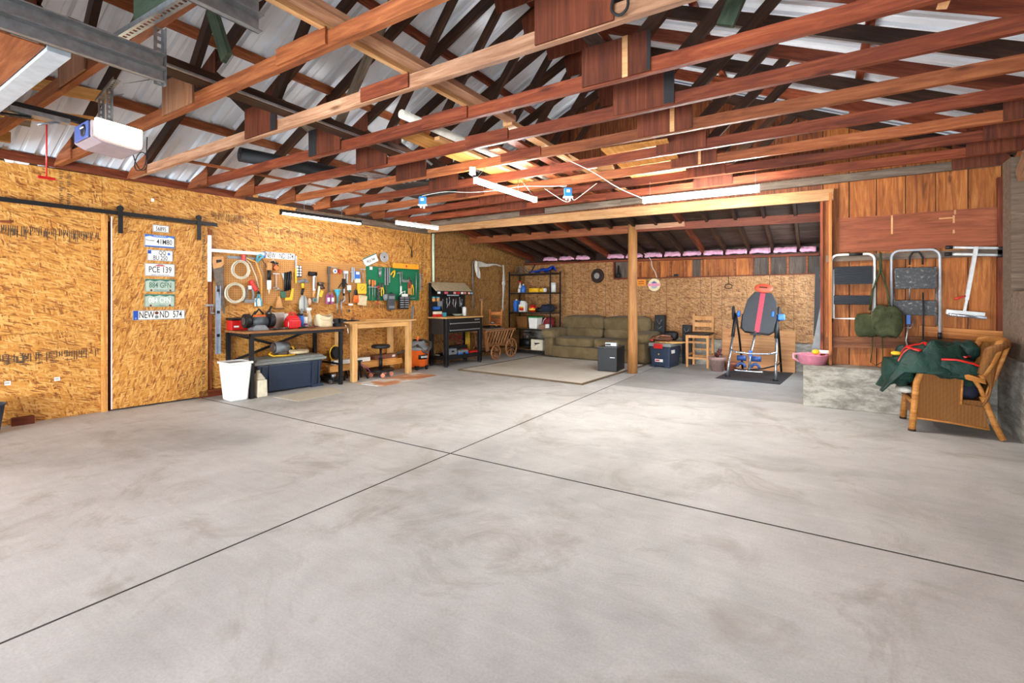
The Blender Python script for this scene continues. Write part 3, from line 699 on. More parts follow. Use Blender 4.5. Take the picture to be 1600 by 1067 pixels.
# ================================================================= LEFT WALL: pegboards, tools, benches
m_peg = plain('pegboard_brown', (186,134,78), .7, 0, .2, .06)
m_green_peg = plain('pegboard_green', (22,112,74), .6, 0, .3, .1)
m_silver = plain('tool_steel', (170,172,174), .35, .8, .5, .15, 40)
m_dsteel = plain('old_steel', (98,88,80), .5, .6, .5, .3, 25)
m_handle = plain('tool_handle_wood', (196,140,82), .55)
m_yel = plain('yellow_plastic', (236,184,34), .45)
m_teal = plain('teal_plastic', (70,160,178), .4)
m_orangep = plain('orange_plastic', (232,104,32), .4)
m_blue = plain('blue_plastic_bright', (40,104,190), .4)
m_cream = plain('cream_plastic', (214,204,178), .5)
m_greyp = plain('grey_plastic', (120,124,126), .5)
m_purple = plain('purple_bottle', (150,70,120), .35)
m_toteblue = plain('navy_plastic', (34,48,68), .45)
m_totelid = plain('grey_lid', (128,132,126), .5)
m_canvas = plain('canvas', (214,196,160), .9, 0, .1)
m_benchtop = wood('bench_top', (118,74,42), (170,118,72), (200,152,100), knots=False)
m_beech = wood('beech_table', (196,142,80), (226,176,110), (238,196,136), knots=False, vary=.05)
m_beechz = wood('beech_leg', (196,142,80), (226,176,110), (238,196,136), knots=False, axis='z', vary=.05)
m_dots = plain('peg_hole', (96,62,34), .9)
def WT(name, label, cat, s, n, z, group=None): return thing(name, label, cat, LW(s,n,z), LA, group)
def one(mb, name, mat, label, cat, loc, rotz=0, group=None, **kw):
    return tag(mb.build(name, mat, loc=loc, rot=(0,0,rotz), **kw), label, cat, group)
# licence plates --------------------------------------------------
m_plw = plain('plate_white', (226,226,220), .45, 0, .5, .05); m_plb = plain('plate_blue', (28,74,160), .45); m_plg = plain('plate_green_white', (168,182,166), .5, 0, .4, .15)
m_plink = plain('plate_ink', (30,30,34), .5); m_plgreen = plain('plate_green', (46,104,84), .5)
def lplate(label, s, n, z, w_, h, body, size, base, ink, tilt=0, extra=None, sx=.66, rim=None):
    t = WT('license_plate', label, 'license plate', s, n, z, 'license plates on the wall'); t.rotation_euler = (0, tilt, LA)
    MB().box(-w_/2,w_/2,-.003,0,-h/2,h/2).build('plate', base, t, bevel=.002, seg=1)
    m = MB()
    for z0 in (-h/2+.002, h/2-.006): m.box(-w_/2+.004,w_/2-.004,-.0042,-.003,z0,z0+.004)
    for x0 in (-w_/2+.002, w_/2-.006): m.box(x0,x0+.004,-.0042,-.003,-h/2+.004,h/2-.004)
    m.build('rim', rim or ink, t)
    for b, x, zz, sz, k in body: text_obj('plate_letters', b, sz, k or ink, t, (x,-.0038,zz), sx=sx, bold=sz*.006)
    if extra: extra(t)
    return t
def euband(x, h):
    def f(t):
        MB().box(x,x+.045,-.0042,-.003,-h/2+.006,h/2-.006).build('blue_band', m_plb, t); text_obj('band_letter','D',.02,m_plw,t,(x+.022,-.0045,-h/2+.02))
    return f
def seals(t, x=-.048):
    MB().cyl((x,-.006,.024),(x,-.003,.024),.019,n=16).build('seal', m_redwood, t); MB().cyl((x,-.006,-.022),(x,-.003,-.022),.019,n=16).build('seal', m_greyp, t)
def eu(t): euband(-.252,.11)(t); seals(t, -.03)
lplate('long white plate NEW ND 574 lowest on sliding door', .414,.056,1.061,.52,.11,[('NEW',-.127,0,.112,None),('ND',.047,0,.112,None),('574',.18,0,.112,None)],.08,m_plw,m_plink,extra=eu,sx=.58)
eu2 = euband(-.252,.11)
lplate('long white plate NEW ND 574 above brown pegboard', 1.852,.02,1.862,.475,.105,[('NEW',-.12,0,.105,None),('ND',.045,0,.105,None),('574',.165,0,.105,None)],.08,m_plw,m_plink,sx=.56,extra=lambda t: MB().box(-.23,-.19,-.0042,-.003,-.045,.045).build('blue_band', m_plb, t))
lplate('small white plate 56895 at top of the sliding door', .427,.056,2.083,.165,.085,[('56895',0,-.006,.07,None)],.05,m_plw,m_plink,sx=.6)
def colo(t):
    MB().box(-.148,.148,-.0042,-.003,-.074,-.056).build('blue_strip', m_blue, t)
    MB().prism([(-.148,.04),(-.1,.055),(-.06,.045),(.06,.045),(.1,.055),(.148,.04),(.148,.073),(-.148,.073)],'y',-.0042,-.003).build('blue_mountains', m_blue, t)
    text_obj('state_letters','COLORADO',.022,m_plw,t,(0,-.0046,.06)); text_obj('script_letters','Pioneer',.028,m_plink,t,(-.095,-.004,.005))
lplate('white and blue plate 41M80 second from the top', .416,.056,1.932,.30,.15,[('41M80',.045,-.008,.085,None)],.07,m_plw,m_plink,extra=colo)
def qq(t):
    MB().box(-.125,-.09,-.0042,-.003,.015,.055).build('blue_band', m_plb, t); MB().ball((.085,-.004,.022),(.014,.002,.016)).build('blue_apple', m_blue, t)
lplate('white plate QQ BU 250 with blue corner', .421,.056,1.765,.255,.13,[('QQ',.02,.03,.068,None),('BU 250',.0,-.032,.072,None)],.05,m_plw,m_plink,extra=qq)
def az(t):
    MB().prism([(-.06,.045),(.06,.045),(.03,.06),(-.03,.06)],'y',-.0042,-.003).build('red_arc', m_red, t); text_obj('state_letters','Arizona',.014,m_plink,t,(0,-.004,.064))
    text_obj('motto_letters','GRAND CANYON STATE',.016,m_plink,t,(0,-.004,-.06))
lplate('white plate PCE 139 with faint arc, mid door', .419,.056,1.593,.30,.152,[('PCE 139',0,0,.1,None)],.07,m_plw,m_plink,extra=az)
def grn(t):
    MB().prism([(-.148,.045),(-.1,.06),(-.06,.045),(0,.062),(.06,.045),(.1,.06),(.148,.045),(.148,.073),(-.148,.073)],'y',-.0042,-.003).build('green_mountains', m_plgreen, t)
    text_obj('state_letters','COLORADO',.022,m_plgreen,t,(0,-.004,-.058))
    for x in (-.09,.1): MB().cyl((x,-.006,-.058),(x,-.003,-.058),.011,n=10).build('rusty_bolt', m_redwood, t)
lplate('green and white plate 884 GFN third from the bottom', .421,.056,1.41,.30,.15,[('884 GFN',0,.0,.09,m_plgreen)],.07,m_plg,m_plgreen,extra=grn)
lplate('faded green plate directly above the long white plate', .416,.056,1.232,.30,.15,[('084 CFN',0,.0,.09,m_plw)],.07,m_plg,m_plgreen,extra=grn)
lplate('tilted white plate PKX 744 above the pegboards', 3.40,.02,1.905,.30,.15,[('PKX·744',0,-.01,.07,None)],.07,m_plw,m_plink,tilt=-.42,extra=lambda t: MB().box(-.145,.145,-.0042,-.003,.055,.073).build('green_strip', m_plgreen, t))
# pegboards ---------------------------------------------------------
def pegboard(label, s0, s1, z0, z1, mat, dotm):
    t = WT('pegboard', label, 'pegboard', s0, .022, z0)
    MB().box(0,s1-s0,-.006,0,0,z1-z0).build('board', mat, t, fix=False)
    m = MB(); nx, nz = int((s1-s0)/.03), int((z1-z0)/.03)
    for i in range(1, nx):
        for j in range(1, nz):
            x, z = i*.03, j*.03; m.add([(x-.0045,-.0065,z-.0045),(x+.0045,-.0065,z-.0045),(x+.0045,-.0065,z+.0045),(x-.0045,-.0065,z+.0045)],[(0,1,2,3)])
    o = m.build('holes', dotm, t, fix=False); o['kind'] = 'stuff'
    for z in (.02, z1-z0-.02): MB().box(0,s1-s0,0,.02,z-.015,z+.015).build('batten', m_yellow, t, fix=False)
pegboard('brown hole pegboard of tools over black-legged bench', 1.0, 3.3, 1.18, 1.82, m_peg, m_dots)
pegboard('green hole pegboard of hand tools over the wooden table', 3.31, 4.46, 1.222, 1.80, m_green_peg, plain('peg_hole_green', (14,62,42), .8))
one(MB().box(0,.66,-.02,0,-.02,.02), 'white_board', m_white, 'white painted batten along top of brown pegboard', 'batten', LW(.97,.045,1.872), LA)
one(MB().box(-.02,.02,-.02,0,-.3,.29), 'white_board', m_white, 'short upright white batten left of the handsaw', 'batten', LW(.945,.05,1.77), LA)
one(MB().box(0,.36,-.006,0,-.018,.02), 'steel_rule', m_greyp, 'grey steel rule under the white batten', 'ruler', LW(1.16,.03,1.80), LA)
G1 = 'tools hung on brown pegboard'; G2 = 'tools hung on green pegboard'
PN = .034
# handsaw
t = WT('handsaw', 'large rusty handsaw with wooden handle hanging at left', 'saw', 1.05,.06,1.72, G1)
MB().prism([(-.07,-.07),(.06,-.03),(.055,-.16),(.075,-.66),(.055,-.66),(-.055,-.16)],'y',-.002,.0).build('blade', m_dsteel, t)
m = MB(); ring = [(-.07,.07),(.055,.08),(.06,-.02),(.03,-.06),(-.06,-.085),(-.075,-.0)]
m.prism(ring,'y',-.014,.012); m.build('handle', m_handle, t, bevel=.006)
MB().prism([(-.035,.03),(.03,.04),(.032,.01),(-.03,-.01)],'y',-.0155,-.0135).build('grip_hole', m_black, t)
# I-beam level
t = WT('spirit_level', 'long grey aluminium spirit level hanging below the handsaw', 'level', 1.045,.05,.98)
MB().box(-.028,-.02,-.02,0,-.44,.44).box(.02,.028,-.02,0,-.44,.44).box(-.024,.024,-.012,-.006,-.44,.44).build('frame', plain('level_blue', (150,164,180), .4, .3), t)
for z in (-.2,.1,.38): MB().box(-.016,.016,-.021,-.0,z-.018,z+.018).build('vial', m_black, t)
# hose coils
def coil(label, s, z, r, n_, mat, w_=.012):
    t = WT('hose_coil', label, 'hose', s, PN+.03, z, G1); pts = []
    for k in range(n_*16+1):
        a = 2*pi*k/16; q = r+R.uniform(-.004,.004)+.012*math.sin(a*.37+k*.01); pts.append((q*math.cos(a), -.01-.03*k/(n_*16)+R.uniform(-.003,.003), q*math.sin(a)*1.05))
    MB().tube(pts, w_*.5, 6).build('coils', mat, t); return t
m_hose = plain('hose_clear', (206,196,172), .4)
coil('upper coil of pale hose on brown pegboard', 1.31,1.64,.105,6,m_hose); coil('lower coil of pale hose on brown pegboard', 1.242,1.33,.115,6,m_hose)
m = MB(); m.tube([(0,0,.0),(.08,-.01,-.08),(.15,-.01,-.25),(.19,0,-.40)], .007, 6); one(m,'hose_end',m_hose,'white tube running down right of the hose coils','tube',LW(1.36,.07,1.80),LA)
m = MB(); m.tube([(0,0,.0),(.12,-.01,-.05),(.19,-.01,-.25),(.2,0,-.55)], .008, 6); one(m,'hose_end',m_yellow,'tan wood-coloured rod curving right of the coils','tube',LW(1.38,.09,1.80),LA)
one(MB().taper((0,0,0),(.05,.03),(.045,.03),-.045,.045),'red_grip',m_red,'red plastic grip sticking out above the upper coil','grip',LW(1.35,.07,1.80),LA,bevel=.008)
# bow saw with teal grip
t = WT('bow_saw', 'hacksaw with teal handle hanging at an angle', 'saw', 1.56,.07,1.80, G1)
MB().tube([(-.03,0,.0),(-.025,0,.04),(.02,0,.06),(.05,0,.03),(.02,0,.015),(-.01,0,-.02),(-.03,0,-.05),(-.04,0,0)], .014, 8).build('handle', m_teal, t)
MB().cyl((-.01,0,-.05),(.1,0,-.35),.004,n=6).build('blade', m_silver, t); MB().tube([(.03,0,.0),(.12,0,-.15),(.12,0,-.33),(.1,0,-.35)],.006,6).build('frame', m_dsteel, t)
one(MB().box(-.03,.03,-.02,.02,-.09,.07,Matrix.Rotation(-.5,3,'Y')),'red_clamp',m_red,'red glue gun hanging beside lower coil','clamp',LW(1.476,.07,1.44),LA,G1,bevel=.01)
t = WT('bar_clamp', 'grey and white plastic spring clamp by lower coil', 'clamp', 1.43,.07,1.30, G1)
MB().tube([(-.03,0,.10),(-.05,0,-.05),(-.07,0,-.08)],.012,8).tube([(.03,0,.12),(.05,0,.0),(.04,0,-.09)],.014,8).box(-.07,.06,-.015,.015,-.1,-.06).build('frame', m_greyp, t); MB().box(-.02,.02,-.015,.015,.08,.13).build('head', m_white, t)
t = WT('pliers', 'large pliers with teal grips beside grey clamp', 'pliers', 1.552,.06,1.32, G1)
MB().tube([(-.005,0,0),(-.03,0,-.1),(-.025,0,-.17)],.009,8).tube([(.005,0,0),(.035,0,-.1),(.04,0,-.17)],.009,8).build('grips', m_teal, t); MB().ball((0,0,.01),(.018,.01,.03)).build('jaw', m_black, t)
one(MB().box(-.05,.05,-.006,.0,-.06,.05),'product_card',m_white,'white and red product card behind the teal pliers','card',LW(1.55,.05,1.21),LA)
# caulking gun
t = WT('caulking_gun', 'caulking gun holding a white and black cartridge upright', 'caulking gun', 1.685,.08,1.55, G1)
MB().cyl((0,0,-.04),(0,0,.10),.026,n=14).build('dark_barrel', m_black, t); MB().cyl((0,0,-.17),(0,0,-.04),.028,n=14).build('cartridge', m_white, t)
MB().cyl((0,0,-.23),(0,0,-.17),.004,.012,n=8).build('nozzle', m_cream, t); MB().tube([(0,-.02,.1),(.0,-.02,.22),(.05,-.02,.24)],.006,6).box(-.03,.03,-.02,.02,.1,.2).build('trigger_frame', m_handle, t)
t = WT('spring_clamp', 'dark spring clamps hanging in a cluster above caulking gun', 'clamp', 1.73,.06,1.77, G1)
for a, mt in ((-.3,m_black),(.5,m_black),(1.0,m_silver)): MB().tube([(-.03,0,0),(.02,0,.03*a),(.09,0,-.05*a-.03)],.011,7).build('clamp_arm', mt, t)
MB().box(-.03,.03,-.015,.015,-.03,.03,Matrix.Rotation(.8,3,'Y')).build('orange_tip', m_orangep, t, loc=(.06,0,-.08))
one(MB().box(-.09,.0,-.01,0,.0,.012).box(-.05,-.04,-.008,0,-.18,0),'t_square',m_silver,'thin steel T shaped tool between caulking gun and files','square',LW(1.84,.05,1.60),LA,G1)
t = WT('hook_set', 'small bunch of steel hooks and snips under T tool', 'hooks', 1.80,.06,1.40, G1)
MB().tube([(-.05,0,0),(0,0,.02),(.04,0,-.02),(.09,0,-.04)],.008,6).tube([(-.03,0,-.03),(.02,0,-.01),(.05,0,-.03)],.007,6).build('hooks', m_silver, t)
for i, x in enumerate((-.035,0,.035)):
    one(MB().cyl((0,0,-.13),(.01,0,.14),.016,n=10),'flat_file',m_black,'long black file in a bunch of three, %s' % ('left','middle','right')[i],'file',LW(1.955+x,.06,1.49+.01*i),LA,G1)
one(MB().prism([(-.06,.1),(.0,.1),(.04,-.1),(.02,-.12)],'y',-.004,0).prism([(.04,.12),(.07,.12),(.08,-.1),(.05,-.1)],'y',-.004,0),'try_square',m_silver,'steel try square blade behind the black files','square',LW(1.93,.045,1.52),LA,G1)
one(MB().prism([(-.07,-.08),(.04,-.08),(.06,.09),(.03,.09),(.0,-.04),(-.07,-.04)],'y',-.01,0),'speed_square',m_yel,'yellow plastic square hanging below the files','square',LW(1.99,.05,1.31),LA,G1,bevel=.002)
one(MB().box(-.035,.035,-.03,0,-.045,.045),'tape_pack',plain('dark_green_label',(38,88,66),.5),'green and white wire pack left of the yellow square','pack',LW(1.885,.06,1.31),LA,bevel=.006)
one(MB().box(-.012,.012,-.01,0,-.16,.10),'yellow_level_bar',m_yel,'narrow yellow folding rule on pegboard','ruler',LW(2.085,.045,1.64),LA,G1)
t = WT('plastic_storage_card', 'clear card of small round bits hung high on pegboard', 'card', 2.13,.05,1.66, G1)
MB().box(-.045,.045,-.004,0,-.09,.08).build('card', m_black, t)
for i in range(2):
    for j in range(4): MB().cyl((-.022+.045*i,-.009,-.06+.04*j),(-.022+.045*i,-.004,-.06+.04*j),.016,n=12).build('bit', m_white, t)
one(MB().box(-.012,.012,-.01,0,-.09,.09),'chisel',m_silver,'steel chisel above the clear bit card','chisel',LW(2.085,.05,1.79),LA,G1)
t = WT('heat_gun', 'grey and yellow heat gun hanging nose left', 'heat gun', 2.17,.08,1.50, G1)
MB().cyl((-.07,0,0),(.03,0,.02),.018,.03,12).cyl((.03,0,.02),(.09,0,.0),.03,.018,12).build('body', m_greyp, t); MB().tube([(0,0,-.02),(.01,0,-.09)],.02,8).build('yellow_grip', m_yel, t); MB().tube([(.01,0,-.09),(-.01,0,-.19)],.019,8).build('handle', m_black, t)
t = WT('rubber_mallet', 'black mallet with white lettered handle wrap', 'hammer', 2.355,.08,1.50, G1)
MB().cyl((-.085,0,.125),(.03,0,.125),.034,n=14).build('head', m_black, t); MB().cyl((.0,0,-.13),(.0,0,.1),.022,n=10).build('wrap', m_white, t); MB().cyl((-.01,0,-.22),(.0,0,-.13),.017,n=10).build('handle', m_handle, t)
MB().box(-.006,.006,-.0235,-.022,-.1,.08).build('print', m_plink, t)
t = WT('tape_measure', 'round tape measure hanging under the mallet', 'tape measure', 2.365,.06,1.235, G1)
MB().cyl((0,-.02,0),(0,.02,0),.035,n=16).build('case', m_greyp, t); MB().cyl((0,-.022,0),(0,-.02,0),.022,n=12).build('disc', m_plgreen, t)
t = WT('scraper_bottle', 'white long handled scraper leaning diagonally', 'brush', 2.43,.06,1.36, G1)
MB().cyl((.02,0,.08),(-.02,0,-.17),.018,n=8).build('handle', m_cream, t); MB().tube([(.0,0,.12),(.08,0,.12),(.09,0,.06),(.02,0,.07)],.025,8).build('head', m_dsteel, t); MB().box(.02,.07,-.01,0,-.08,.02,Matrix.Rotation(.3,3,'Y')).build('label', m_yel, t)
t = WT('pipe_wrench', 'long old steel wrench hanging upright', 'wrench', 2.60,.07,1.55, G1)
MB().box(-.022,.022,-.015,.01,.08,.2).box(-.014,.014,-.012,.006,-.2,.09).box(-.022,.0,-.013,.01,-.24,-.2).build('body', m_dsteel, t)
MB().tube([(.03,0,.19),(.1,0,.19),(.16,0,.17)],.01,7).build('hook', m_silver, t)
t = WT('tape_roll', 'white roll of tape with blue centre on a hook', 'tape', 2.71,.05,1.683, G1)
MB().cyl((0,-.02,0),(0,0,0),.034,n=20).build('roll', m_white, t); MB().cyl((0,-.022,0),(0,-.02,0),.018,n=14).build('core', m_blue, t)
t = WT('pressure_gauge', 'red valve key hanging beside the tape roll', 'key', 2.80,.05,1.69, G1); MB().ball((0,0,0),(.03,.012,.03)).box(-.01,.01,-.01,0,-.05,0).build('body', m_red, t)
t = WT('caliper', 'steel caliper in clear holder right of red key', 'caliper', 2.91,.05,1.64, G1)
MB().box(-.05,.04,-.01,0,.01,.06).box(-.035,-.015,-.01,0,-.1,.02).box(.01,.03,-.01,0,-.14,.02).build('body', m_silver, t); MB().box(-.03,.03,-.014,-.01,.02,.05).build('label', m_white, t)
for i, x in enumerate((3.02,3.055)): one(MB().box(-.012,.012,-.01,0,-.14 if i == 0 else -.1,.1).box(-.03,.03,-.012,0,.02,.035),'putty_knife',m_silver,('left','right')[i]+' of two steel putty knives on a bar','putty knife',LW(x,.05,1.66),LA,G1)
t = WT('drill_bit_pouch', 'blue and white pouch of drill bits on pegboard', 'pouch', 3.115,.05,1.62, G1); MB().box(-.05,.05,-.02,0,-.06,.08).build('pouch', m_blue, t, bevel=.006); MB().box(-.045,.045,-.03,0,-.11,-.04).build('bits', m_cream, t); MB().box(-.03,.03,-.022,-.02,.03,.07).build('label', m_white, t)
one(MB().box(-.06,.05,-.01,0,.07,.085).cyl((0,-.005,-.14),(0,-.005,.07),.006,n=6),'t_handle_key',m_silver,'steel T handle hanging at right end of brown pegboard','key',LW(3.225,.05,1.66),LA,G1)
t = WT('yellow_case', 'flat yellow case with black diamond mark', 'case', 3.19,.06,1.42, G1); MB().box(-.085,.085,-.025,0,-.085,.08).build('case', m_yel, t, bevel=.006)
MB().tube([(-.04,-.027,.0),(0,-.027,.05),(.05,-.027,.03),(.0,-.027,-.03)],.003,4,closed=True).build('mark', m_black, t)
one(MB().box(-.09,.08,-.01,0,-.09,.07,Matrix.Rotation(.12,3,'Y')),'plastic_bag',m_canvas,'clear bag of small parts below the yellow case','bag',LW(3.22,.05,1.235),LA,bevel=.004)
t = WT('work_gloves', 'pair of orange work gloves hanging with dark cuffs', 'gloves', 3.085,.07,1.27, G1)
m = MB(); m.ball((0,0,0),(.05,.02,.05)); 
for i in range(4): m.tube([(-.035+.023*i,0,-.02),(-.04+.026*i,0,-.075)],.011,6)
m.build('glove', m_orangep, t); MB().ball((0,.0,.08),(.035,.02,.055)).build('cuff', m_black, t)
for i, x in enumerate((-.035,.035)):
    t = WT('oil_bottle', ('left','right')[i]+' purple oil bottle hanging under the long wrench', 'bottle', 2.61+x,.08,1.25, G1)
    MB().lathe([(.028,-.08),(.03,-.07),(.03,.04),(.012,.07),(.012,.09)],12).build('bottle', m_purple, t); MB().box(-.02,.02,-.032,-.028,-.04,.02).build('label', m_white, t)
t = WT('funnel', 'teal funnel hanging with spout down', 'funnel', 2.745,.08,1.33, G1); MB().lathe([(.012,-.15),(.014,-.04),(.055,.06),(.058,.07)],16).build('cone', m_teal, t)
t = WT('bolt_cutter', 'tall dark bolt cutters hanging with spread black arms', 'cutter', 2.86,.06,1.44, G1)
MB().tube([(-.09,0,-.02),(-.05,0,.04),(0,0,.08),(.06,0,.05),(.1,0,-.0),(.11,0,-.25)],.008,6).build('cable', m_black, t)
MB().box(-.025,.025,-.02,0,0,.13).box(-.012,.012,-.015,0,-.14,.0).build('jaws', m_black, t); MB().tube([(.01,-.01,-.14),(.02,-.01,-.2),(-.02,-.01,-.24)],.012,6).box(-.012,.012,-.022,-.01,-.1,-.03).build('hinge', m_silver, t)
t = WT('charger', 'white charger with green light on black cable', 'charger', 2.95,.06,1.42, G1); MB().box(-.03,.035,-.03,0,-.03,.05).build('body', m_white, t, bevel=.008); MB().ball((.01,-.02,-.045),(.03,.02,.02)).build('foot', m_plgreen, t); MB().box(-.0,.07,-.02,0,-.275,-.245).build('plug', m_white, t)
for i, (s, l) in enumerate(((2.756,.2),(2.83,.26))): one(MB().cyl((0,0,-l/2),(0,0,l/2),.011,n=7),'steel_rod',m_silver,('left','right')[i]+' thin steel punch hanging below brown pegboard','punch',LW(s,.05,1.12),LA)
one(MB().ball((0,0,0),(.025,.01,.025)),'key_ring',m_dsteel,'small dark key cluster hanging above the wooden table','keys',LW(2.98,.03,1.06),LA)
t = WT('parts_bag', 'clear bag of white parts hanging right of gas can', 'bag', 2.19,.07,1.20, G1)
MB().lathe([(.055,-.13),(.07,-.08),(.065,.03),(.04,.08),(.02,.1)],12,sy=.35).build('bag', plain('cloudy_bag', (176,178,170), .35), t); MB().box(-.01,.01,-.03,-.02,-.12,.1).build('stripe', m_greyp, t)
t = WT('parts_bag', 'small pinkish bag of parts hanging under the mallet', 'bag', 2.29,.06,1.21, G1); MB().ball((0,0,0),(.035,.015,.05)).build('bag', plain('pink_bag', (206,170,140), .5), t)
t = WT('wooden_cone', 'wooden wedge block hanging on small black shelf', 'block', 1.81,.07,1.19, G1); MB().prism([(-.04,-.07),(.06,-.07),(.02,.09),(.0,.1)],'y',-.03,0).build('wedge', m_handle, t); MB().box(-.07,.07,-.05,0,-.08,-.07).build('shelf', m_black, t)
# green board tools
t = WT('circular_saw_blade', 'round steel circular saw blade above the green pegboard', 'saw blade', 3.67,.03,1.972)
pts = []
for k in range(48): r_ = .092 if k % 2 else .086; pts.append((r_*math.cos(2*pi*k/48), r_*math.sin(2*pi*k/48)))
MB().prism(pts,'y',-.004,0).build('disc', plain('blade_steel', (176,174,170), .3, .4, .5, .35, 6), t); MB().cyl((0,-.006,0),(0,-.004,0),.014,n=12).build('arbor_hole', m_black, t)
t = WT('torpedo_level', 'orange-yellow level lying along top of the green pegboard', 'level', 4.11,.06,1.835); MB().box(-.29,.285,-.03,0,-.045,.045).build('body', plain('level_orange', (236,160,30), .4), t, bevel=.004); MB().box(-.015,.015,-.032,-.03,-.02,.02).build('vial', m_red, t)
def screwdriver(s, z, l, mt, lab, hl=.09):
    t = WT('screwdriver', lab, 'screwdriver', s, .05, z, G2); MB().tube([(0,0,hl/2),(0,0,hl/2-.02),(0,0,-hl/2+.02),(0,0,-hl/2)],[.012,.018,.018,.01],8).build('handle', mt, t); MB().cyl((0,0,-hl/2-l),(0,0,-hl/2),.005,n=6).build('shaft', m_silver, t)
screwdriver(3.356,1.53,.24,m_handle,'long screwdriver leftmost on the green pegboard'); screwdriver(3.42,1.51,.22,m_orangep,'thick orange screwdriver second on the green pegboard',.12); screwdriver(3.465,1.52,.2,m_handle,'third screwdriver on green pegboard, wooden handle')
one(MB().box(0,.3,-.02,0,-.006,.006),'tool_rail',m_silver,'thin steel rail holding screwdrivers','rail',LW(3.34,.035,1.45),LA)
one(MB().box(-.025,.025,-.02,0,-.02,.03),'sticker_pack',m_white,'white label at top left corner of green pegboard','label',LW(3.39,.035,1.76),LA,bevel=.004)
t = WT('socket_rail', 'rail of dark sockets with red end hanging vertically', 'sockets', 3.525,.05,1.34, G2); 
m = MB()
for k in range(6): m.cyl((0,-.01,.1-.04*k),(0,-.035,.1-.04*k),.015,n=8)
m.box(-.02,.02,-.01,0,-.12,.12).build('sockets', m_dsteel, t); MB().box(-.02,.02,-.015,0,.08,.13).build('red_end', m_red, t); MB().tube([(0,-.01,-.12),(-.03,-.01,-.17),(.01,-.01,-.18)],.01,6).build('red_strap', m_red, t)
def pliers(s, z, mt, lab, l=.16, G=G2, ang=0):
    t = WT('pliers', lab, 'pliers', s, .06, z, G); t.rotation_euler = (0, ang, LA)
    MB().tube([(-.003,0,0),(-.026,0,-l*.5),(-.018,0,-l)],.009,7).tube([(.003,0,0),(.026,0,-l*.5),(.018,0,-l)],.009,7).build('grips', mt, t); MB().tube([(0,0,-.01),(0,0,.02),(0,0,.07)],[.02,.018,.006],8).build('jaws', m_dsteel, t)
pliers(3.565,1.46,m_handle,'small wooden gripped pliers left of the yellow pliers',.1); pliers(3.61,1.46,m_yel,'yellow handled pliers hanging beside the sockets'); pliers(4.20,1.58,m_red,'red handled pliers in the middle of the green pegboard'); pliers(4.27,1.52,m_yel,'yellow handled pliers right of the red pliers',.2)
t = WT('spanner_set', 'fan of small spanners on a hook, green pegboard', 'spanners', 3.57,.05,1.71, G2)
for k in range(3): MB().tube([(-.02+.02*k,0,.06),(-.015+.015*k,0,-.09)],.008,6).ball((-.02+.02*k,0,.06),(.016,.006,.016)).build('spanner', m_silver, t)
for i,(s,l,mt) in enumerate(((3.675,.3,m_silver),(3.70,.56,m_dsteel),(3.725,.3,m_silver),(3.76,.26,m_silver))):
    one(MB().box(-.009,.009,-.006,0,-l,0),'steel_ruler',mt,('wide pale','longest dark','second pale','short rightmost')[i]+' steel ruler hanging on green pegboard','ruler',LW(s,.045+.004*i,1.79),LA,G2)
t = WT('crimping_tool', 'yellow crimping tool hanging nose up on green pegboard', 'crimper', 3.84,.06,1.70, G2); MB().tube([(.03,0,.05),(-.02,0,.01),(-.05,0,-.03)],.013,7).tube([(.03,0,.05),(.03,0,-.01),(.0,0,-.07)],.013,7).build('grips', m_yel, t)
t = WT('claw_hammer', 'steel claw hammer hanging on the green pegboard', 'hammer', 3.99,.06,1.68, G2)
MB().tube([(-.07,0,.02),(-.02,0,.035),(.05,0,.035)],[.006,.014,.016],8).build('head', m_silver, t); MB().tube([(0,0,.03),(.005,0,-.12),(.02,0,-.2)],.009,7).build('shaft', m_silver, t); MB().tube([(.02,0,-.2),(.02,0,-.33)],.016,8).build('grip', m_white, t)
t = WT('bit_rack', 'wire rack holding small driver bits on green pegboard', 'rack', 4.115,.05,1.575, G2); MB().box(-.08,.08,-.02,-.014,-.025,-.02).box(-.09,-.08,-.02,0,-.02,.15).build('wire', m_silver, t)
for k in range(5): MB().cyl((-.06+.03*k,-.02,-.03),(-.06+.03*k,-.02,.03),.008,n=6).build('bit', m_silver, t)
one(MB().cyl((0,0,-.25),(0,0,.24),.008,n=7),'long_rod',m_silver,'long bright rod hanging at right of green pegboard','rod',LW(4.37,.05,1.50),LA,G2)
t = WT('spanner_rack', 'vertical rack of spanners at right edge of green pegboard', 'spanners', 4.46,.05,1.55, G2); MB().box(-.01,.01,-.012,0,-.15,.17).build('rack', m_silver, t)
for k in range(9): MB().cyl((0,-.012,.15-.033*k),(.06,-.02,.14-.033*k),.005,n=5).build('spanner', m_silver, t)
one(MB().box(-.04,.02,-.01,0,-.005,.005).box(-.05,.1,-.012,0,-.16,-.15),'hanger_bar',m_silver,'lower steel hook bar on green pegboard','bar',LW(4.24,.04,1.42),LA)
t = WT('bit_case', 'grey bit case hanging from bottom edge of green pegboard', 'case', 3.77,.07,1.20, G2); MB().box(-.075,.075,-.04,0,-.14,.14).build('case', plain('charcoal_plastic', (62,66,68), .45), t, bevel=.008); MB().box(-.06,.06,-.043,-.04,.05,.10).build('label', m_greyp, t); MB().box(-.06,.06,-.043,-.04,-.11,-.07).build('label', m_greyp, t)
MB().tube([(-.03,-.02,.14),(0,-.02,.165),(.03,-.02,.14)],.008,6).build('handle', m_black, t)
t = WT('bit_set', 'open black bit set with white card top', 'bit set', 4.03,.08,1.20, G2)
for sx in (-1,1):
    MB().box(sx*.052-.048,sx*.052+.048,-.05,0,-.13,.1).build('tray', m_black, t, bevel=.006)
    for k in range(5): MB().box(sx*.052-.04,sx*.052+.04,-.056,-.05,.06-.04*k,.075-.04*k).build('bit_row', m_silver, t)
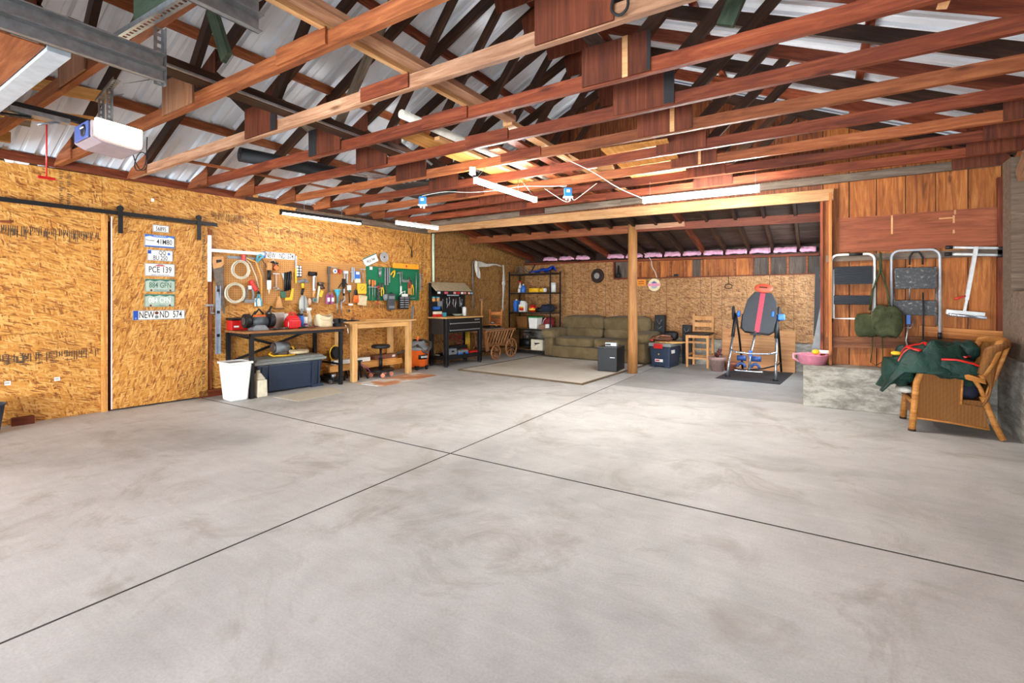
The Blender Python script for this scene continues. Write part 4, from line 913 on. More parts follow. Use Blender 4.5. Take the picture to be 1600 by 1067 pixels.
MB().box(-.06,.07,-.06,-.05,.09,.14).build('card', m_white, t); MB().tube([(-.09,-.03,.13),(-.03,-.03,.17),(.03,-.03,.19),(.02,-.03,.1)],.008,6).build('strap', m_white, t)
t = WT('paint_brush', 'pale wooden brush hanging right of the bit set', 'brush', 4.19,.07,1.33, G2); MB().box(-.035,.035,-.015,0,-.0,.11).build('bristle', m_handle, t, bevel=.004); MB().cyl((0,-.008,-.17),(0,-.008,0),.012,n=8).build('handle', m_dsteel, t)
one(MB().lathe([(.02,-.06),(.04,-.02),(.045,.05)],12),'small_cup',m_greyp,'small grey cup on lower edge of green pegboard','cup',LW(3.66,.08,1.28),LA)
t = WT('hanging_hook', 'dark wire and hook hanging high on the wall', 'hook', 4.285,.03,2.08); MB().tube([(-.13,0,.24),(0,0,.06),(.03,0,.3)],.005,5).tube([(0,0,.06),(0,0,-.07)],.011,6).build('wire', m_black, t)
one(MB().cyl((0,0,0),(.01,0,-.95),.022,n=12),'wall_conduit',plain('pale_conduit',(206,222,196),.5),'pale green upright conduit at the wall corner','conduit',LW(4.79,.05,2.49),LA)
one(MB().box(0,1.7,-.05,-.015,0,.09), 'floor_board', m_redwood, 'red-brown board on floor against the wall behind white bin', 'board', LW(.83,0,0), LA)
one(MB().box(0,.16,-.10,-.02,0,.075), 'floor_board', m_redwood, 'short brown block on the floor beside blue bucket', 'block', LW(-.81,0,0), LA)
# bucket at far left
t = thing('bucket', 'dark blue plastic bucket at left edge of the frame', 'bucket', LW(-1.02,.30,0), 0)
MB().lathe([(.11,0),(.145,.26),(.155,.262),(.155,.275),(.14,.275),(.106,.01)],28,caps=False).lathe([(0,.005),(.11,.005)],28,caps=False).build('body', plain('bucket_blue', (42,62,82), .5), t)
MB().tube([(.15,0,.25),(.12,-.09,.27),(0,-.155,.28),(-.12,-.09,.27),(-.15,0,.25)],.005,6).build('bail', m_zinc, t)
# ---- black-legged bench
t = WT('work_bench', 'workbench with worn plywood top on black steel legs', 'workbench', 1.13, 0, 0)
MB().box(0,1.43,-.63,-.03,.815,.842).build('worktop', m_benchtop, t, bevel=.004, fix=False)
for x, y in ((.10,-.60),(1.36,-.58),(.04,-.07),(1.25,-.07)):
    MB().box(x-.022,x+.022,y-.004,y+.0,0,.815).box(x-.022,x-.018,y,y+.045,0,.815).box(x+.018,x+.022,y,y+.03,0,.815).build('leg', m_black, t)
MB().box(.08,1.38,-.61,-.605,.775,.815).box(.04,.045,-.6,-.05,.775,.815).box(1.36,1.365,-.6,-.05,.28,.31).box(.04,1.25,-.05,-.045,.775,.815).build('rail', m_black, t)
beam('brace', (.05,-.055,.80),(1.22,-.055,.42),.006,.035,m_black,t); beam('brace', (.05,-.062,.42),(1.22,-.062,.80),.006,.035,m_black,t)
# long tote under the bench
t = WT('storage_tote', 'long navy plastic tote with grey lid under black-legged bench', 'tote', 1.33, .03, 0)
MB().taper((.48,-.215,0),(.80,.37),(.93,.42),.015,.385).build('body', m_toteblue, t, bevel=.02)
for x in (.09,.18,.78,.88): MB().box(x-.008,x+.008,-.435,-.425,.05,.37).build('rib', m_toteblue, t)
MB().box(-.02,.99,-.45,.02,.385,.425).taper((.485,-.215,0),(.97,.44),(.90,.38),.425,.46).build('lid', m_totelid, t, bevel=.012)
MB().box(-.035,-.015,-.27,-.13,.33,.43).build('red_latch', m_red, t, bevel=.004)
MB().cyl((.06,-.40,.045),(.06,-.44,.045),.045,n=16).build('wheel', m_rubber, t)
MB().box(.78,.95,-.42,-.38,.0,.04).build('foot', m_toteblue, t)
# motor on the tote
t = WT('electric_motor', 'dusty grey bench motor on yellow sled on tote lid', 'motor', 1.77, .23, .46)
MB().cyl((-.09,0,.12),(.09,0,.12),.075,n=18).build('body', m_greyp, t); MB().cyl((-.115,0,.12),(-.09,0,.12),.06,.072,16).cyl((.09,0,.12),(.12,0,.12),.072,.05,16).build('end_bell', m_dsteel, t); MB().box(-.06,.06,-.06,.06,.01,.06).build('foot', m_dsteel, t)
MB().tube([(-.14,-.02,.06),(-.17,-.03,.04),(-.14,-.07,.015),(0,-.1,.012),(.15,-.1,.012)],.012,7).tube([(.12,0,.1),(.16,-.02,.12),(.17,-.03,.08)],.014,7).build('yellow_frame', m_yel, t)
t = WT('hose_coil', 'coiled tan hose lying on the tote lid', 'hose', 2.03, .22, .475)
MB().tube([(.14*math.cos(a*.4),.1*math.sin(a*.4),.001*a) for a in range(40)], .012, 7).build('coils', m_canvas, t)
# white bin, jug
t = WT('waste_bin', 'white rectangular plastic waste bin in front of bench leg', 'bin', 1.08, .48, 0)
m = MB(); m.taper((0,0,0),(.20,.24),(.27,.31),0,.455); m.build('body', plain('bin_white', (232,233,231), .4, var=.02), t, bevel=.02)
MB().box(-.145,.145,-.165,-.148,.452,.478).box(-.145,.145,.148,.165,.452,.478).box(-.145,-.128,-.148,.148,.452,.478).box(.128,.145,-.148,.148,.452,.478).build('rim', m_white, t, bevel=.003); MB().box(-.128,.128,-.148,.148,.448,.4565).build('inner', plain('bin_inside_shade', (150,152,150), .7), t)  # flat grey cap paints the shaded inside of the bin
t = WT('jug', 'beige plastic jug standing behind the front bench leg', 'jug', 1.36, .50, 0); MB().taper((0,0,0),(.13,.2),(.12,.19),0,.22).taper((.0,.03,0),(.12,.19),(.05,.06),.22,.30).build('body', m_cream, t, bevel=.015); MB().cyl((0,.03,.3),(0,.03,.33),.022,n=12).build('cap', m_cream, t)
t = WT('floor_jack', 'low black trolley jack on the floor between bench and table', 'jack', 2.47, .28, 0)
MB().box(-.05,.05,-.2,.2,.03,.09).box(-.03,.03,-.12,.1,.09,.13).build('frame', m_black, t, bevel=.008); 
for x in (-.065,.065):
    for y in (-.16,.15): MB().cyl((x-.012,y,.035),(x+.012,y,.035),.035,n=14).build('wheel', m_dsteel, t)
MB().cyl((0,-.13,.09),(0,-.13,.14),.035,n=14).build('saddle', m_silver, t)
m_card = plain('dusty_cardboard', (186,176,156), .8, 0, .2, .06)
c_ = [LW(1.44,.71,0),LW(1.50,1.22,0),LW(2.19,1.13,0),LW(2.29,.66,0)]; cx = sum(p[0] for p in c_)/4; cy = sum(p[1] for p in c_)/4
one(MB().prism([(p[0]-cx,p[1]-cy) for p in c_],'z',.001,.006),'cardboard_sheet',m_card,'flat beige cardboard on the floor in front of the tote','cardboard',(cx,cy,0))
c_ = [LW(2.66,.70,0),LW(2.72,1.20,0),LW(3.9,1.08,0),LW(3.86,.60,0)]; cx = sum(p[0] for p in c_)/4; cy = sum(p[1] for p in c_)/4
mm = N('stained_board'); f = mm.noise(mm.offco(), 2.2, 4); mm.out(mm.ramp(f, [(.38, srgb((170,104,66))), (.5, srgb((196,140,98))), (.56, srgb((206,200,190)))]), .8)
one(MB().prism([(p[0]-cx,p[1]-cy) for p in c_],'z',.001,.009),'stained_board',mm.m,'rust-stained orange board on the floor before wooden table','board',(cx,cy,0))
# things on the bench top, z=.842
BZ = .842
t = WT('bench_grinder', 'grey bench grinder with black wheel guards', 'grinder', 1.40, .40, BZ)
MB().cyl((-.10,0,.115),(.10,0,.115),.062,n=20).build('motor', plain('grinder_grey', (84,92,96), .4, .3), t); MB().taper((0,0,0),(.22,.16),(.12,.1),0,.07).build('base', m_greyp, t, bevel=.006)
for sx in (-1,1): MB().cyl((sx*.12,0,.125),(sx*.185,0,.125),.092,n=22).build('guard', m_black, t, bevel=.006); MB().cyl((sx*.186,0,.125),(sx*.192,0,.125),.05,n=16).build('wheel_nut', m_dsteel, t)
for sx in (-1,1): MB().tube([(sx*.13,-.06,.16),(sx*.11,-.10,.22),(sx*.09,-.1,.25)],.008,6).build('eye_shield_arm', m_black, t)
t = WT('tool_case', 'red tool case with black lid at bench left end', 'case', 1.24, .14, BZ); MB().box(-.10,.10,-.08,.08,0,.13).build('box', m_red, t, bevel=.01); MB().box(-.105,.105,-.085,.085,.13,.16).build('lid', m_black, t, bevel=.008); MB().box(-.07,-.01,-.082,-.08,.04,.06).build('mark', m_white, t)
one(MB().taper((0,0,0),(.12,.1),(.13,.11),0,.15),'white_box',m_white,'small white carton right of the red tool case','carton',LW(1.41,.14,BZ),LA,bevel=.006)
t = WT('blower', 'orange and black power tool with raised handles behind grinder', 'power tool', 1.56, .14, BZ); MB().box(-.12,.14,-.06,.06,.12,.19).build('body', m_orangep, t, bevel=.02); MB().tube([(-.1,0,.2),(-.04,0,.27),(.02,0,.2)],.014,7).tube([(.05,0,.19),(.10,0,.25),(.13,0,.31)],.014,7).build('handles', m_black, t); MB().box(-.1,.12,-.05,.05,0,.12).build('stand', m_black, t)
t = WT('plastic_bucket', 'translucent white tub behind the red gas can', 'tub', 1.74, .16, BZ); MB().lathe([(.075,0),(.105,.21),(.11,.215)],20).build('tub', m_white, t)
t = WT('coffee_can', 'green and white can beside the translucent tub', 'can', 1.86, .22, BZ); MB().cyl((0,0,0),(0,0,.2),.045,n=16).build('can', m_white, t); MB().cyl((0,0,.02),(0,0,.09),.0465,n=16).build('label', plain('lime_label', (120,170,60), .5), t)
t = WT('gas_can', 'bright red plastic gas can on the workbench', 'gas can', 1.84, .42, BZ)
MB().taper((0,0,0),(.19,.14),(.19,.14),0,.12).taper((0,0,0),(.19,.14),(.11,.08),.12,.185).build('body', plain('gas_red', (206,22,26), .3), t, bevel=.022, seg=3); MB().tube([(-.055,0,.16),(-.04,0,.215),(.035,0,.21),(.06,0,.17)],.012,8).build('handle', m_red, t); MB().cyl((.06,0,.175),(.10,0,.205),.014,n=10).build('spout_cap', m_black, t)
for x in (-.05,0,.05): MB().box(x-.004,x+.004,-.073,-.069,.02,.11).build('rib', m_red, t)
t = WT('aerosol_can', 'blue spray can behind the red gas can', 'can', 2.02, .32, BZ); MB().cyl((0,0,0),(0,0,.17),.035,n=16).build('can', m_blue, t); MB().cyl((0,0,.17),(0,0,.2),.026,n=14).build('cap', m_black, t)
t = WT('aerosol_can', 'white spray can with red band right of the blue one', 'can', 2.10, .28, BZ); MB().cyl((0,0,0),(0,0,.15),.033,n=16).build('can', m_white, t); MB().cyl((0,0,.03),(0,0,.06),.0345,n=16).build('band', m_purple, t)
t = WT('clear_bottle', 'tall clear bottle standing between the spray cans', 'bottle', 2.06, .26, BZ); MB().lathe([(.028,0),(.03,.02),(.03,.2),(.012,.24),(.012,.27)],12).build('bottle', m_greyp, t)
t = WT('spray_bottle', 'white trigger spray bottle behind the canvas bag', 'spray bottle', 2.18, .25, BZ); MB().lathe([(.04,0),(.042,.12),(.015,.2),(.014,.24)],14).build('bottle', m_cream, t); MB().box(-.045,.03,-.014,.014,.24,.28).build('trigger', m_white, t, bevel=.005); MB().box(-.03,-.02,-.006,.006,.2,.245).build('lever', m_white, t)
t = WT('canvas_tool_bag', 'cream canvas tool bag with a slack open top', 'bag', 2.33, .38, BZ)
def bagf(u, v):
    a = 2*pi*u; r = 1+.06*math.sin(v*3)+.03*math.sin(5*a+v*4); sq = 1/max(abs(math.cos(a)),abs(math.sin(a)))**.55
    return (.125*r*sq*math.cos(a)*.92, .09*r*sq*math.sin(a)*.92, .165*v*(1+.12*math.sin(2*a+1)*v))
MB().grid(bagf, 36, 8).build('bag', m_canvas, t, solid=.004); MB().lathe([(0,.12),(.105,.12)],16,sy=.7,caps=False).build('tool_filling', m_dsteel, t)
MB().tube([(-.1,-.08,.13),(-.04,-.1,.10),(.04,-.1,.11),(.09,-.08,.15)],.012,6,flat=.4).build('strap', m_canvas, t); MB().tube([(-.1,.08,.15),(0,.09,.19),(.1,.08,.15)],.012,6,flat=.4).build('strap', m_canvas, t)
t = WT('bench_vise', 'black bench vise clamped on the right end of bench', 'vise', 2.50, .45, BZ); MB().box(-.05,.05,-.06,.06,0,.05).box(-.06,-.02,-.07,.07,.05,.12).box(.02,.06,-.07,.07,.05,.12).build('body', m_black, t, bevel=.006); MB().cyl((-.1,0,.06),(.1,0,.06),.014,n=8).build('screw', m_silver, t); MB().cyl((.1,-.06,.06),(.1,.06,.06),.006,n=6).build('lever_bar', m_silver, t); MB().tube([(.08,-.09,.02),(.09,-.13,-.03),(.1,-.14,-.1)],.006,5).build('clip', m_white, t)
for i, (x, y, mt, l) in enumerate(((1.62,.44,m_dsteel,.12),(1.70,.50,m_silver,.14),(1.99,.47,m_black,.1),(2.12,.5,m_redwood,.09),(1.60,.55,m_black,.08),(2.08,.42,m_silver,.07))):
    t = WT('hand_tool', ['rusty pliers lying right of the grinder','steel snips lying by bench front edge','black pliers lying right of the gas can','small brown block tool near bench front','black rag clump hanging over bench front','small steel wrench lying by the canvas bag'][i], 'tool', x, y, BZ+.012, 'small tools on bench top')
    MB().tube([(-l,.01,0),(-l*.2,.006,.004),(0,0,.008)],.011,6).tube([(-l,-.03,0),(-l*.2,-.006,.004),(0,0,.008)],.011,6).build('handles', mt, t); MB().tube([(0,0,.008),(.05,.004,.004)],[.016,.006],6).build('jaw', m_dsteel, t)
t = WT('box_of_tins', 'small red tin stack behind grinder', 'tin', 1.60, .32, BZ); MB().cyl((0,0,0),(0,0,.09),.035,n=14).build('tin', m_red, t); MB().cyl((0,0,.09),(0,0,.1),.036,n=14).build('lid', m_black, t)
# ---- wooden table
t = WT('wooden_table', 'light beech table with thick square legs', 'table', 2.62, 0, 0)
MB().box(0,1.28,-.60,-.02,.885,.905).build('tabletop', m_beech, t, bevel=.004, fix=False)
for x, y in ((.11,-.53),(1.17,-.52),(.13,-.09),(1.13,-.09)): MB().box(x-.042,x+.042,y-.042,y+.042,0,.885).build('leg', m_beechz, t, bevel=.01)
MB().box(.15,1.13,-.55,-.53,.80,.885).build('apron', m_beech, t, fix=False); MB().box(.1,1.2,-.08,-.06,.80,.885).build('apron', m_beech, t, fix=False); 
for x in (.11,1.16): MB().box(x-.01,x+.01,-.53,-.1,.80,.885).build('apron', m_beech, t, fix=False)
one(MB().box(0,.5,-.3,0,0,.012), 'board_on_table', m_beech, 'thin pale board lying at the back of wooden table', 'board', LW(3.05,.08,.906), LA)
t = WT('clamp_tool', 'black hand clamp lying on the left end of wooden table', 'clamp', 2.72, .42, .918); MB().tube([(-.1,0,0),(.06,.02,0),(.14,.03,0)],[.012,.01,.005],6).box(-.12,-.05,-.02,.02,-.01,.025).build('body', m_black, t)
t = WT('hand_plane', 'small dark plane lying on wooden table', 'plane', 2.85, .36, .907); MB().box(-.09,.09,-.02,.02,0,.02).box(-.05,-.01,-.01,.01,.02,.045).build('body', m_dsteel, t, bevel=.003)
# under the wooden table
one(MB().box(0,1.35,-.02,.02,-.045,.045), 'stretcher_board', m_yellow, 'yellow board standing on edge low under wooden table', 'board', LW(2.45,.33,.20), LA)
one(MB().box(-.6,.6,-.06,.06,0,.01), 'shelf_board', m_yellow, 'long shelf board behind the yellow edge board', 'board', LW(3.1,.25,.245), LA)
one(MB().box(-.36,.28,-.05,.05,0,.06), 'long_carton', m_white, 'long white carton lying under the wooden table', 'carton', LW(2.90,.27,.256), LA, bevel=.003)
t = WT('tile_box', 'brown cardboard box with printed end under wooden table', 'box', 3.50, .24, .256); MB().box(-.22,.22,-.07,.07,0,.07).build('carton', plain('box_brown', (120,72,50), .7), t); MB().box(.12,.18,-.073,-.07,.02,.055).build('label', m_white, t)
t = WT('power_cord_reel', 'black reel wound with yellow cord under bench end', 'cord reel', 2.68, .15, .30); MB().cyl((0,-.05,.12),(0,.05,.12),.09,n=18).build('drum', m_black, t); MB().tube([(.1*math.cos(a*.5)-.05,-.06,.12+.12*math.sin(a*.5)) for a in range(14)],.008,5).build('yellow_cord', m_yel, t)
t = WT('jack_stand', 'black jack stand under the wooden table', 'jack stand', 2.95, .36, 0)
for sx in (-1,1):
    for sy in (-1,1): MB().cyl((sx*.09,sy*.09,0),(sx*.02,sy*.02,.2),.012,n=6).build('leg', m_black, t)
MB().cyl((0,0,.14),(0,0,.28),.02,n=10).box(-.04,.04,-.02,.02,.27,.29).build('post', m_black, t); MB().tube([(.0,-.03,.24),(.08,-.08,.17),(.13,-.1,.1)],.008,6).build('lever', m_purple, t)
t = WT('jack_stand', 'black jack stand behind the left table leg', 'jack stand', 2.78, .25, 0)
for sx in (-1,1):
    for sy in (-1,1): MB().cyl((sx*.08,sy*.08,0),(sx*.02,sy*.02,.16),.012,n=6).build('leg', m_black, t)
MB().cyl((0,0,.12),(0,0,.22),.018,n=10).build('post', m_black, t)
t = WT('rolling_stool', 'round black shop stool on orange-wheeled casters', 'stool', 3.32, .40, 0)
MB().lathe([(0,.455),(.13,.455),(.15,.465),(.15,.495),(.13,.51),(0,.515)],28).build('seat', plain('stool_vinyl', (30,28,28), .5), t)
MB().cyl((0,0,.12),(0,0,.46),.018,n=12).cyl((0,0,.12),(0,0,.30),.028,n=12).build('column', m_black, t)
MB().lathe([(0,.085),(.2,.085),(.22,.095),(.22,.12),(.2,.11),(.05,.115),(0,.115)],28).build('base_tray', m_black, t)
for k in range(5):
    a = 2*pi*k/5+.5; x, y = .17*math.cos(a), .17*math.sin(a); c = MB().cyl((x-.01,y-.008,.035),(x+.01,y+.008,.035),.034,n=14).build('caster', plain('caster_orange', (200,110,70), .4), t); MB().cyl((x,y,.05),(x,y,.09),.01,n=8).build('stem', m_zinc, c)
# shop vacuum
m_vac = plain('vac_orange', (228,98,24), .4)
t = WT('shop_vacuum', 'orange drum shop vacuum with grey lid and hose', 'vacuum', 4.22, .27, 0)
MB().lathe([(.14,.05),(.17,.07),(.205,.34),(.21,.35)],28).build('drum', m_vac, t)
MB().lathe([(.215,.35),(.22,.37),(.2,.395),(.15,.41),(.14,.46),(.11,.50),(0,.505)],28).build('lid', m_greyp, t)
MB().box(-.03,.03,-.1,.1,.49,.53).build('handle', m_black, t, bevel=.012); MB().ball((-.02,-.02,.54),(.025,.025,.05)).build('orange_float', m_orangep, t)
for a in (-2.4,-1.2,.4,2.0):
    x, y = .17*math.cos(a), .17*math.sin(a); MB().cyl((x-.012,y,.03),(x+.012,y,.03),.03,n=12).box(x-.03,x+.03,y-.03,y+.03,.045,.075).build('caster', m_black, t)
MB().tube([(-.12,-.1,.44),(-.05,-.22,.33),(-.02,-.24,.30),(.1,-.22,.40),(.2,-.12,.46),(.17,.06,.50),(.0,.12,.50)],.026,9).build('hose', m_dsteel, t)
MB().tube([(-.12,-.1,.42),(-.22,.0,.36),(-.36,.02,.33),(-.45,.05,.30)],.024,8).build('floor_hose', m_dsteel, t)
MB().cyl((-.12,.1,.40),(.05,.19,1.12),.021,.021,10).build('wand', m_greyp, t)
e = MB().grid(lambda u,v:((.187+v*.014+.003)*math.cos(-2.25+u*.95)*1.0,(.187+v*.014+.003)*math.sin(-2.25+u*.95),.19+v*.08), 8, 2).build('badge', m_black, t, solid=.003)
text_obj('badge_letters','RIDGID',.045,m_white,e,(-.035,-.208,.232),(pi/2,0,-.0),bold=.001)
# ================================================================= REAR: black workbench, wagon, shelves, sofa, inversion table
def sgn_pow(v, p): return math.copysign(abs(v)**p, v)
def cushion(m, c, d, p=.35, nu=28, nv=14, wob=0, rot=None):   # rounded soft box
    rr = random.Random(int(c[0]*977+c[2]*131)); ph = [rr.uniform(0,6) for _ in range(6)]
    vs = []; fs = []; Rm = Matrix.Rotation(rot, 3, 'X') if rot else None
    for i in range(nv+1):
        t = -pi/2+pi*i/nv
        for k in range(nu):
            a = 2*pi*k/nu; x = sgn_pow(math.cos(t), p)*sgn_pow(math.cos(a), p); y = sgn_pow(math.cos(t), p)*sgn_pow(math.sin(a), p); z = sgn_pow(math.sin(t), p)
            w_ = 1+wob*(math.sin(7*x+ph[0]+4*z)+math.sin(9*z+ph[1]+3*x)+.6*math.sin(17*x+ph[2]))
            q = Vector((x*d[0]/2, y*d[1]/2*w_, z*d[2]/2*w_))
            if Rm: q = Rm @ q
            vs.append((c[0]+q.x, c[1]+q.y, c[2]+q.z))
    for i in range(nv):
        for k in range(nu): fs.append((i*nu+k, i*nu+(k+1)%nu, (i+1)*nu+(k+1)%nu, (i+1)*nu+k))
    m.add(vs, fs, True); return m
# pipes and cloth on the rear left wall
def RT(name, label, cat, s, n, z, group=None): return thing(name, label, cat, RW(s,n,z), RA, group)
m_cloth = plain('white_cloth', (206,200,186), .9, 0, .1)
one(MB().cyl((0,0,0),(0,0,1.02),.012,n=8), 'thin_pipe', m_greyp, 'thin grey pipe upright on brown wall left of the white cloth', 'pipe', RW(1.185,.06,1.02), RA)
t = RT('hanging_cloth', 'torn white cloth strung across wall with long hanging strip', 'cloth', 1.20, .09, 2.0)
MB().grid(lambda u,v: (.02+.95*u, -.02*math.sin(9*u+v*3), .04-.03*u-(.14*(1-u)**2+.02)*v+.012*math.sin(11*u)), 16, 6).build('top_sheet', m_cloth, t, solid=.004)
MB().grid(lambda u,v: (-.02+.12*u+.05*v, -.03+.02*math.sin(8*u+4*v), .03-.32*v+.03*math.sin(6*u)), 6, 8).build('torn_end', m_cloth, t, solid=.004)
MB().grid(lambda u,v: (.99+.05*(u-.5)*(1+.9*max(0,math.sin(v*7-1.2)))+.02*math.sin(v*5), -.02, .02-1.05*v), 4, 24).build('hanging_strip', m_cloth, t, solid=.004)
MB().ball((1.0,-.02,-.40),(.06,.03,.05)).build('knot', m_cloth, t)
t = RT('sledge_hammer', 'hammer with pale handle leaning behind the black workbench', 'hammer', 1.42,.10,.6); MB().cyl((0,0,0),(.015,0,.62),.016,n=8).build('handle', m_handle, t); MB().cyl((-.07,0,.63),(.12,0,.645),.02,n=8).build('head', m_pale, t)
# black steel workbench
CA = math.atan2(.99, .08); CP = (-5.665, 6.70)
t = thing('steel_workbench', 'black steel workbench with two drawers and pegboard hutch', 'workbench', (CP[0],CP[1],0), CA)
m_bk = plain('bench_black', (13,13,15), .45, .1)
for x in (.03,.96):
    for y in (.03,.42): MB().box(x-.035,x+.035,y-.035,y+.035,.03,.89).cyl((x,y,0),(x,y,.03),.03,n=10).build('leg', m_bk, t, bevel=.004)
MB().box(.06,.93,.03,.42,.62,.89).build('drawer_case', m_bk, t); MB().box(-.005,.0,.03,.42,.60,.89).build('side_panel', plain('bench_side', (34,29,26), .6), t)
for z0, z1 in ((.785,.885),(.66,.775)):
    d = MB().box(.07,.92,-.012,.03,z0,z1).build('drawer', m_bk, t, bevel=.003); MB().box(.08,.91,-.024,-.012,z0,z0+.022).build('handle', m_silver, d, bevel=.003)
MB().box(.76,.9,-.016,-.012,.84,.865).build('nameplate', m_silver, t)
MB().box(-.02,1.01,-.02,.46,.89,.915).build('worktop', m_beech, t, fix=False)
MB().box(0,.99,0,.45,.135,.145).box(0,.99,-.005,.0,.13,.21).box(0,.99,.45,.455,.13,.21).box(-.005,.0,0,.45,.13,.21).box(.99,.995,0,.45,.13,.21).build('lower_shelf', m_bk, t)
MB().box(.0,.98,.44,.455,.915,1.55).box(-.005,.0,.38,.455,.915,1.55).build('hutch_back', m_bk, t)
MB().add([(0,.25,1.40),(.99,.25,1.40),(.99,.455,1.57),(0,.455,1.57),(0,.25,1.385),(.99,.25,1.385),(.99,.455,1.55),(0,.455,1.55)],[(0,1,2,3),(4,7,6,5),(0,4,5,1),(1,5,6,2),(2,6,7,3),(3,7,4,0)]).build('visor', plain('dusty_visor', (178,160,128), .6), t)
MB().box(0,.99,.243,.25,1.33,1.40).build('visor_face', m_bk, t)
for k, (x, w_, mt) in enumerate(((.02,.07,m_white),(.2,.09,plain('sticker_pink',(206,90,110),.5)),(.44,.07,plain('sticker_rose',(214,150,150),.5)),(.54,.08,m_red),(.65,.06,m_white),(.73,.07,plain('sticker_rose2',(200,120,120),.5)),(.85,.07,plain('sticker_peach',(230,170,140),.5)),(.94,.045,plain('sticker_sky',(120,170,200),.5)))):
    MB().box(x,x+w_,.240,.243,1.345,1.385).build('sticker', mt, t)
MB().box(.36,.66,.30,.34,1.31,1.36).build('lamp_strip', plain('lamp_body', (190,200,210), .4), t, bevel=.01)
HP = 'small things on the black hutch'
def CT(name, label, cat, x, y, z, g=HP): return thing(name, label, cat, (CP[0]+math.cos(CA)*x-math.sin(CA)*y, CP[1]+math.sin(CA)*x+math.cos(CA)*y, z), CA, g)
for i, x in enumerate((.07,.18)):
    q = CT('parts_jar', ('left','right')[i]+' teal and tan jar hung in black hutch', 'jar', x,.40,1.2); MB().cyl((0,0,0),(0,0,.07),.035,n=14).build('jar', m_handle, q); MB().cyl((0,0,.07),(0,0,.09),.036,n=14).build('band', m_teal, q)
for i, (x, z, w_, h, mt, lb_) in enumerate(((.14,1.05,.13,.05,m_blue,'blue plastic bin on black hutch pegboard'),(.23,1.11,.06,.1,m_greyp,'grey tool holder beside the blue bin in hutch'))):
    q = CT('parts_bin', lb_, 'bin', x,.40,z); MB().taper((0,0,0),(w_,.06),(w_*1.1,.07),0,h).build('bin', mt, q)
for i in range(7):
    x = .34+.09*i+(0.02 if i % 2 else 0); z = 1.14+.02*(i % 3); q = CT('hutch_tool', ['thin steel scriber far left on hutch','pale pliers second on hutch','curved steel hook third on hutch','ring shaped clip in middle of hutch','red-tipped spanner fifth on hutch','long steel spanner sixth on hutch','short steel wrench far right on hutch'][i], 'tool', x,.43,z)
    MB().tube([(0,0,.09),(.012*((i%3)-1),0,.02),(.02*((i%2)*2-1),0,-.05),(.0,0,-.1+.02*(i%4))],.006,6).build('shaft', m_silver, q); MB().ball((0,0,.09),(.014,.006,.02)).build('head', m_redwood if i == 4 else m_silver, q)
q = CT('red_tin_box', 'red and white box on left end of the steel bench top', 'box', .10,.33,.915); MB().box(-.09,.09,-.04,.04,0,.05).build('base', m_red, q, bevel=.004); MB().box(-.085,.085,-.038,.038,.05,.10).build('lid', m_cream, q, bevel=.004)
q = CT('teal_box', 'small teal box right of the red tin on steel bench', 'box', .28,.36,.915); MB().box(-.05,.05,-.04,.04,0,.075).build('box', m_teal, q, bevel=.004); MB().box(-.05,.05,-.04,.04,.075,.085).build('lid', m_black, q)
q = CT('white_bowl', 'shallow glass dish on the steel bench top', 'dish', .64,.32,.915); MB().lathe([(.05,0),(.10,.035),(.105,.04)],20).build('dish', plain('glass_dish', (186,200,186), .2), q)
q = CT('white_bottle', 'white bottle with dark nozzle at the right of hutch', 'bottle', .84,.33,.915); MB().lathe([(.038,0),(.04,.01),(.04,.16),(.02,.18)],16).build('bottle', m_white, q); MB().cyl((0,0,.18),(0,0,.22),.012,n=8).build('nozzle', m_black, q)
LS = 'boxes on the steel bench lower shelf'
for i, (x, y, z, w_, d_, h, mt, tp, lb_) in enumerate(((.22,.12,.146,.22,.16,.07,m_black,m_black,'flat black tray at left of the lower shelf'),(.22,.12,.216,.22,.15,.11,m_blue,m_greyp,'grey and blue tool case on black tray'),(.52,.13,.146,.26,.18,.13,m_greyp,m_blue,'grey tool case with blue ends mid lower shelf'),(.83,.15,.146,.24,.2,.09,m_red,m_red,'red plastic case at right of lower shelf'),(.62,.33,.146,.5,.14,.2,m_red,m_black,'long red case at back of the lower shelf'),(-.12+.2,.33,.146,.1,.08,.06,m_white,m_cream,'small white box at back left of lower shelf'))):
    q = CT('tool_case', lb_, 'case', x,y,z,LS); MB().box(-w_/2,w_/2,-d_/2,d_/2,0,h*.62).build('base', tp if i in (1,2) else mt, q, bevel=.008); MB().box(-w_/2+.004,w_/2-.004,-d_/2+.004,d_/2-.004,h*.62,h).build('lid', mt if i in (2,) else tp, q, bevel=.008); MB().box(-.03,.03,-d_/2-.008,-d_/2,h*.4,h*.7).build('latch', m_black, q)
q = CT('yellow_straps', 'yellow straps hanging inside right of the steel bench', 'strap', .90,.30,.60,None)
for k in range(3): MB().tube([(-.04+.04*k,0,0),(-.06+.045*k,-.02,-.18),(-.05+.05*k,0,-.36)],.008,5).build('strap', m_yel, q)
q = CT('yellow_straps', 'yellow straps hanging on outer right side of steel bench', 'strap', 1.04,.10,.58,None)
for k in range(3): MB().tube([(-.01+.02*k,0,0),(.0+.02*k,-.02,-.16),(-.02+.03*k,0,-.32)],.009,5).build('strap', m_yel if k < 2 else m_orangep, q)
q = CT('red_strap_bundle', 'tangled dark red straps behind the lower shelf', 'strap', .55,.36,.5,None)
MB().tube([(.3*math.sin(a*.9),.01*math.sin(a*2),.09*math.cos(a*1.7)-.02*a*.2) for a in range(18)],.009,5).build('strap', plain('dark_red', (120,26,34), .7), q)
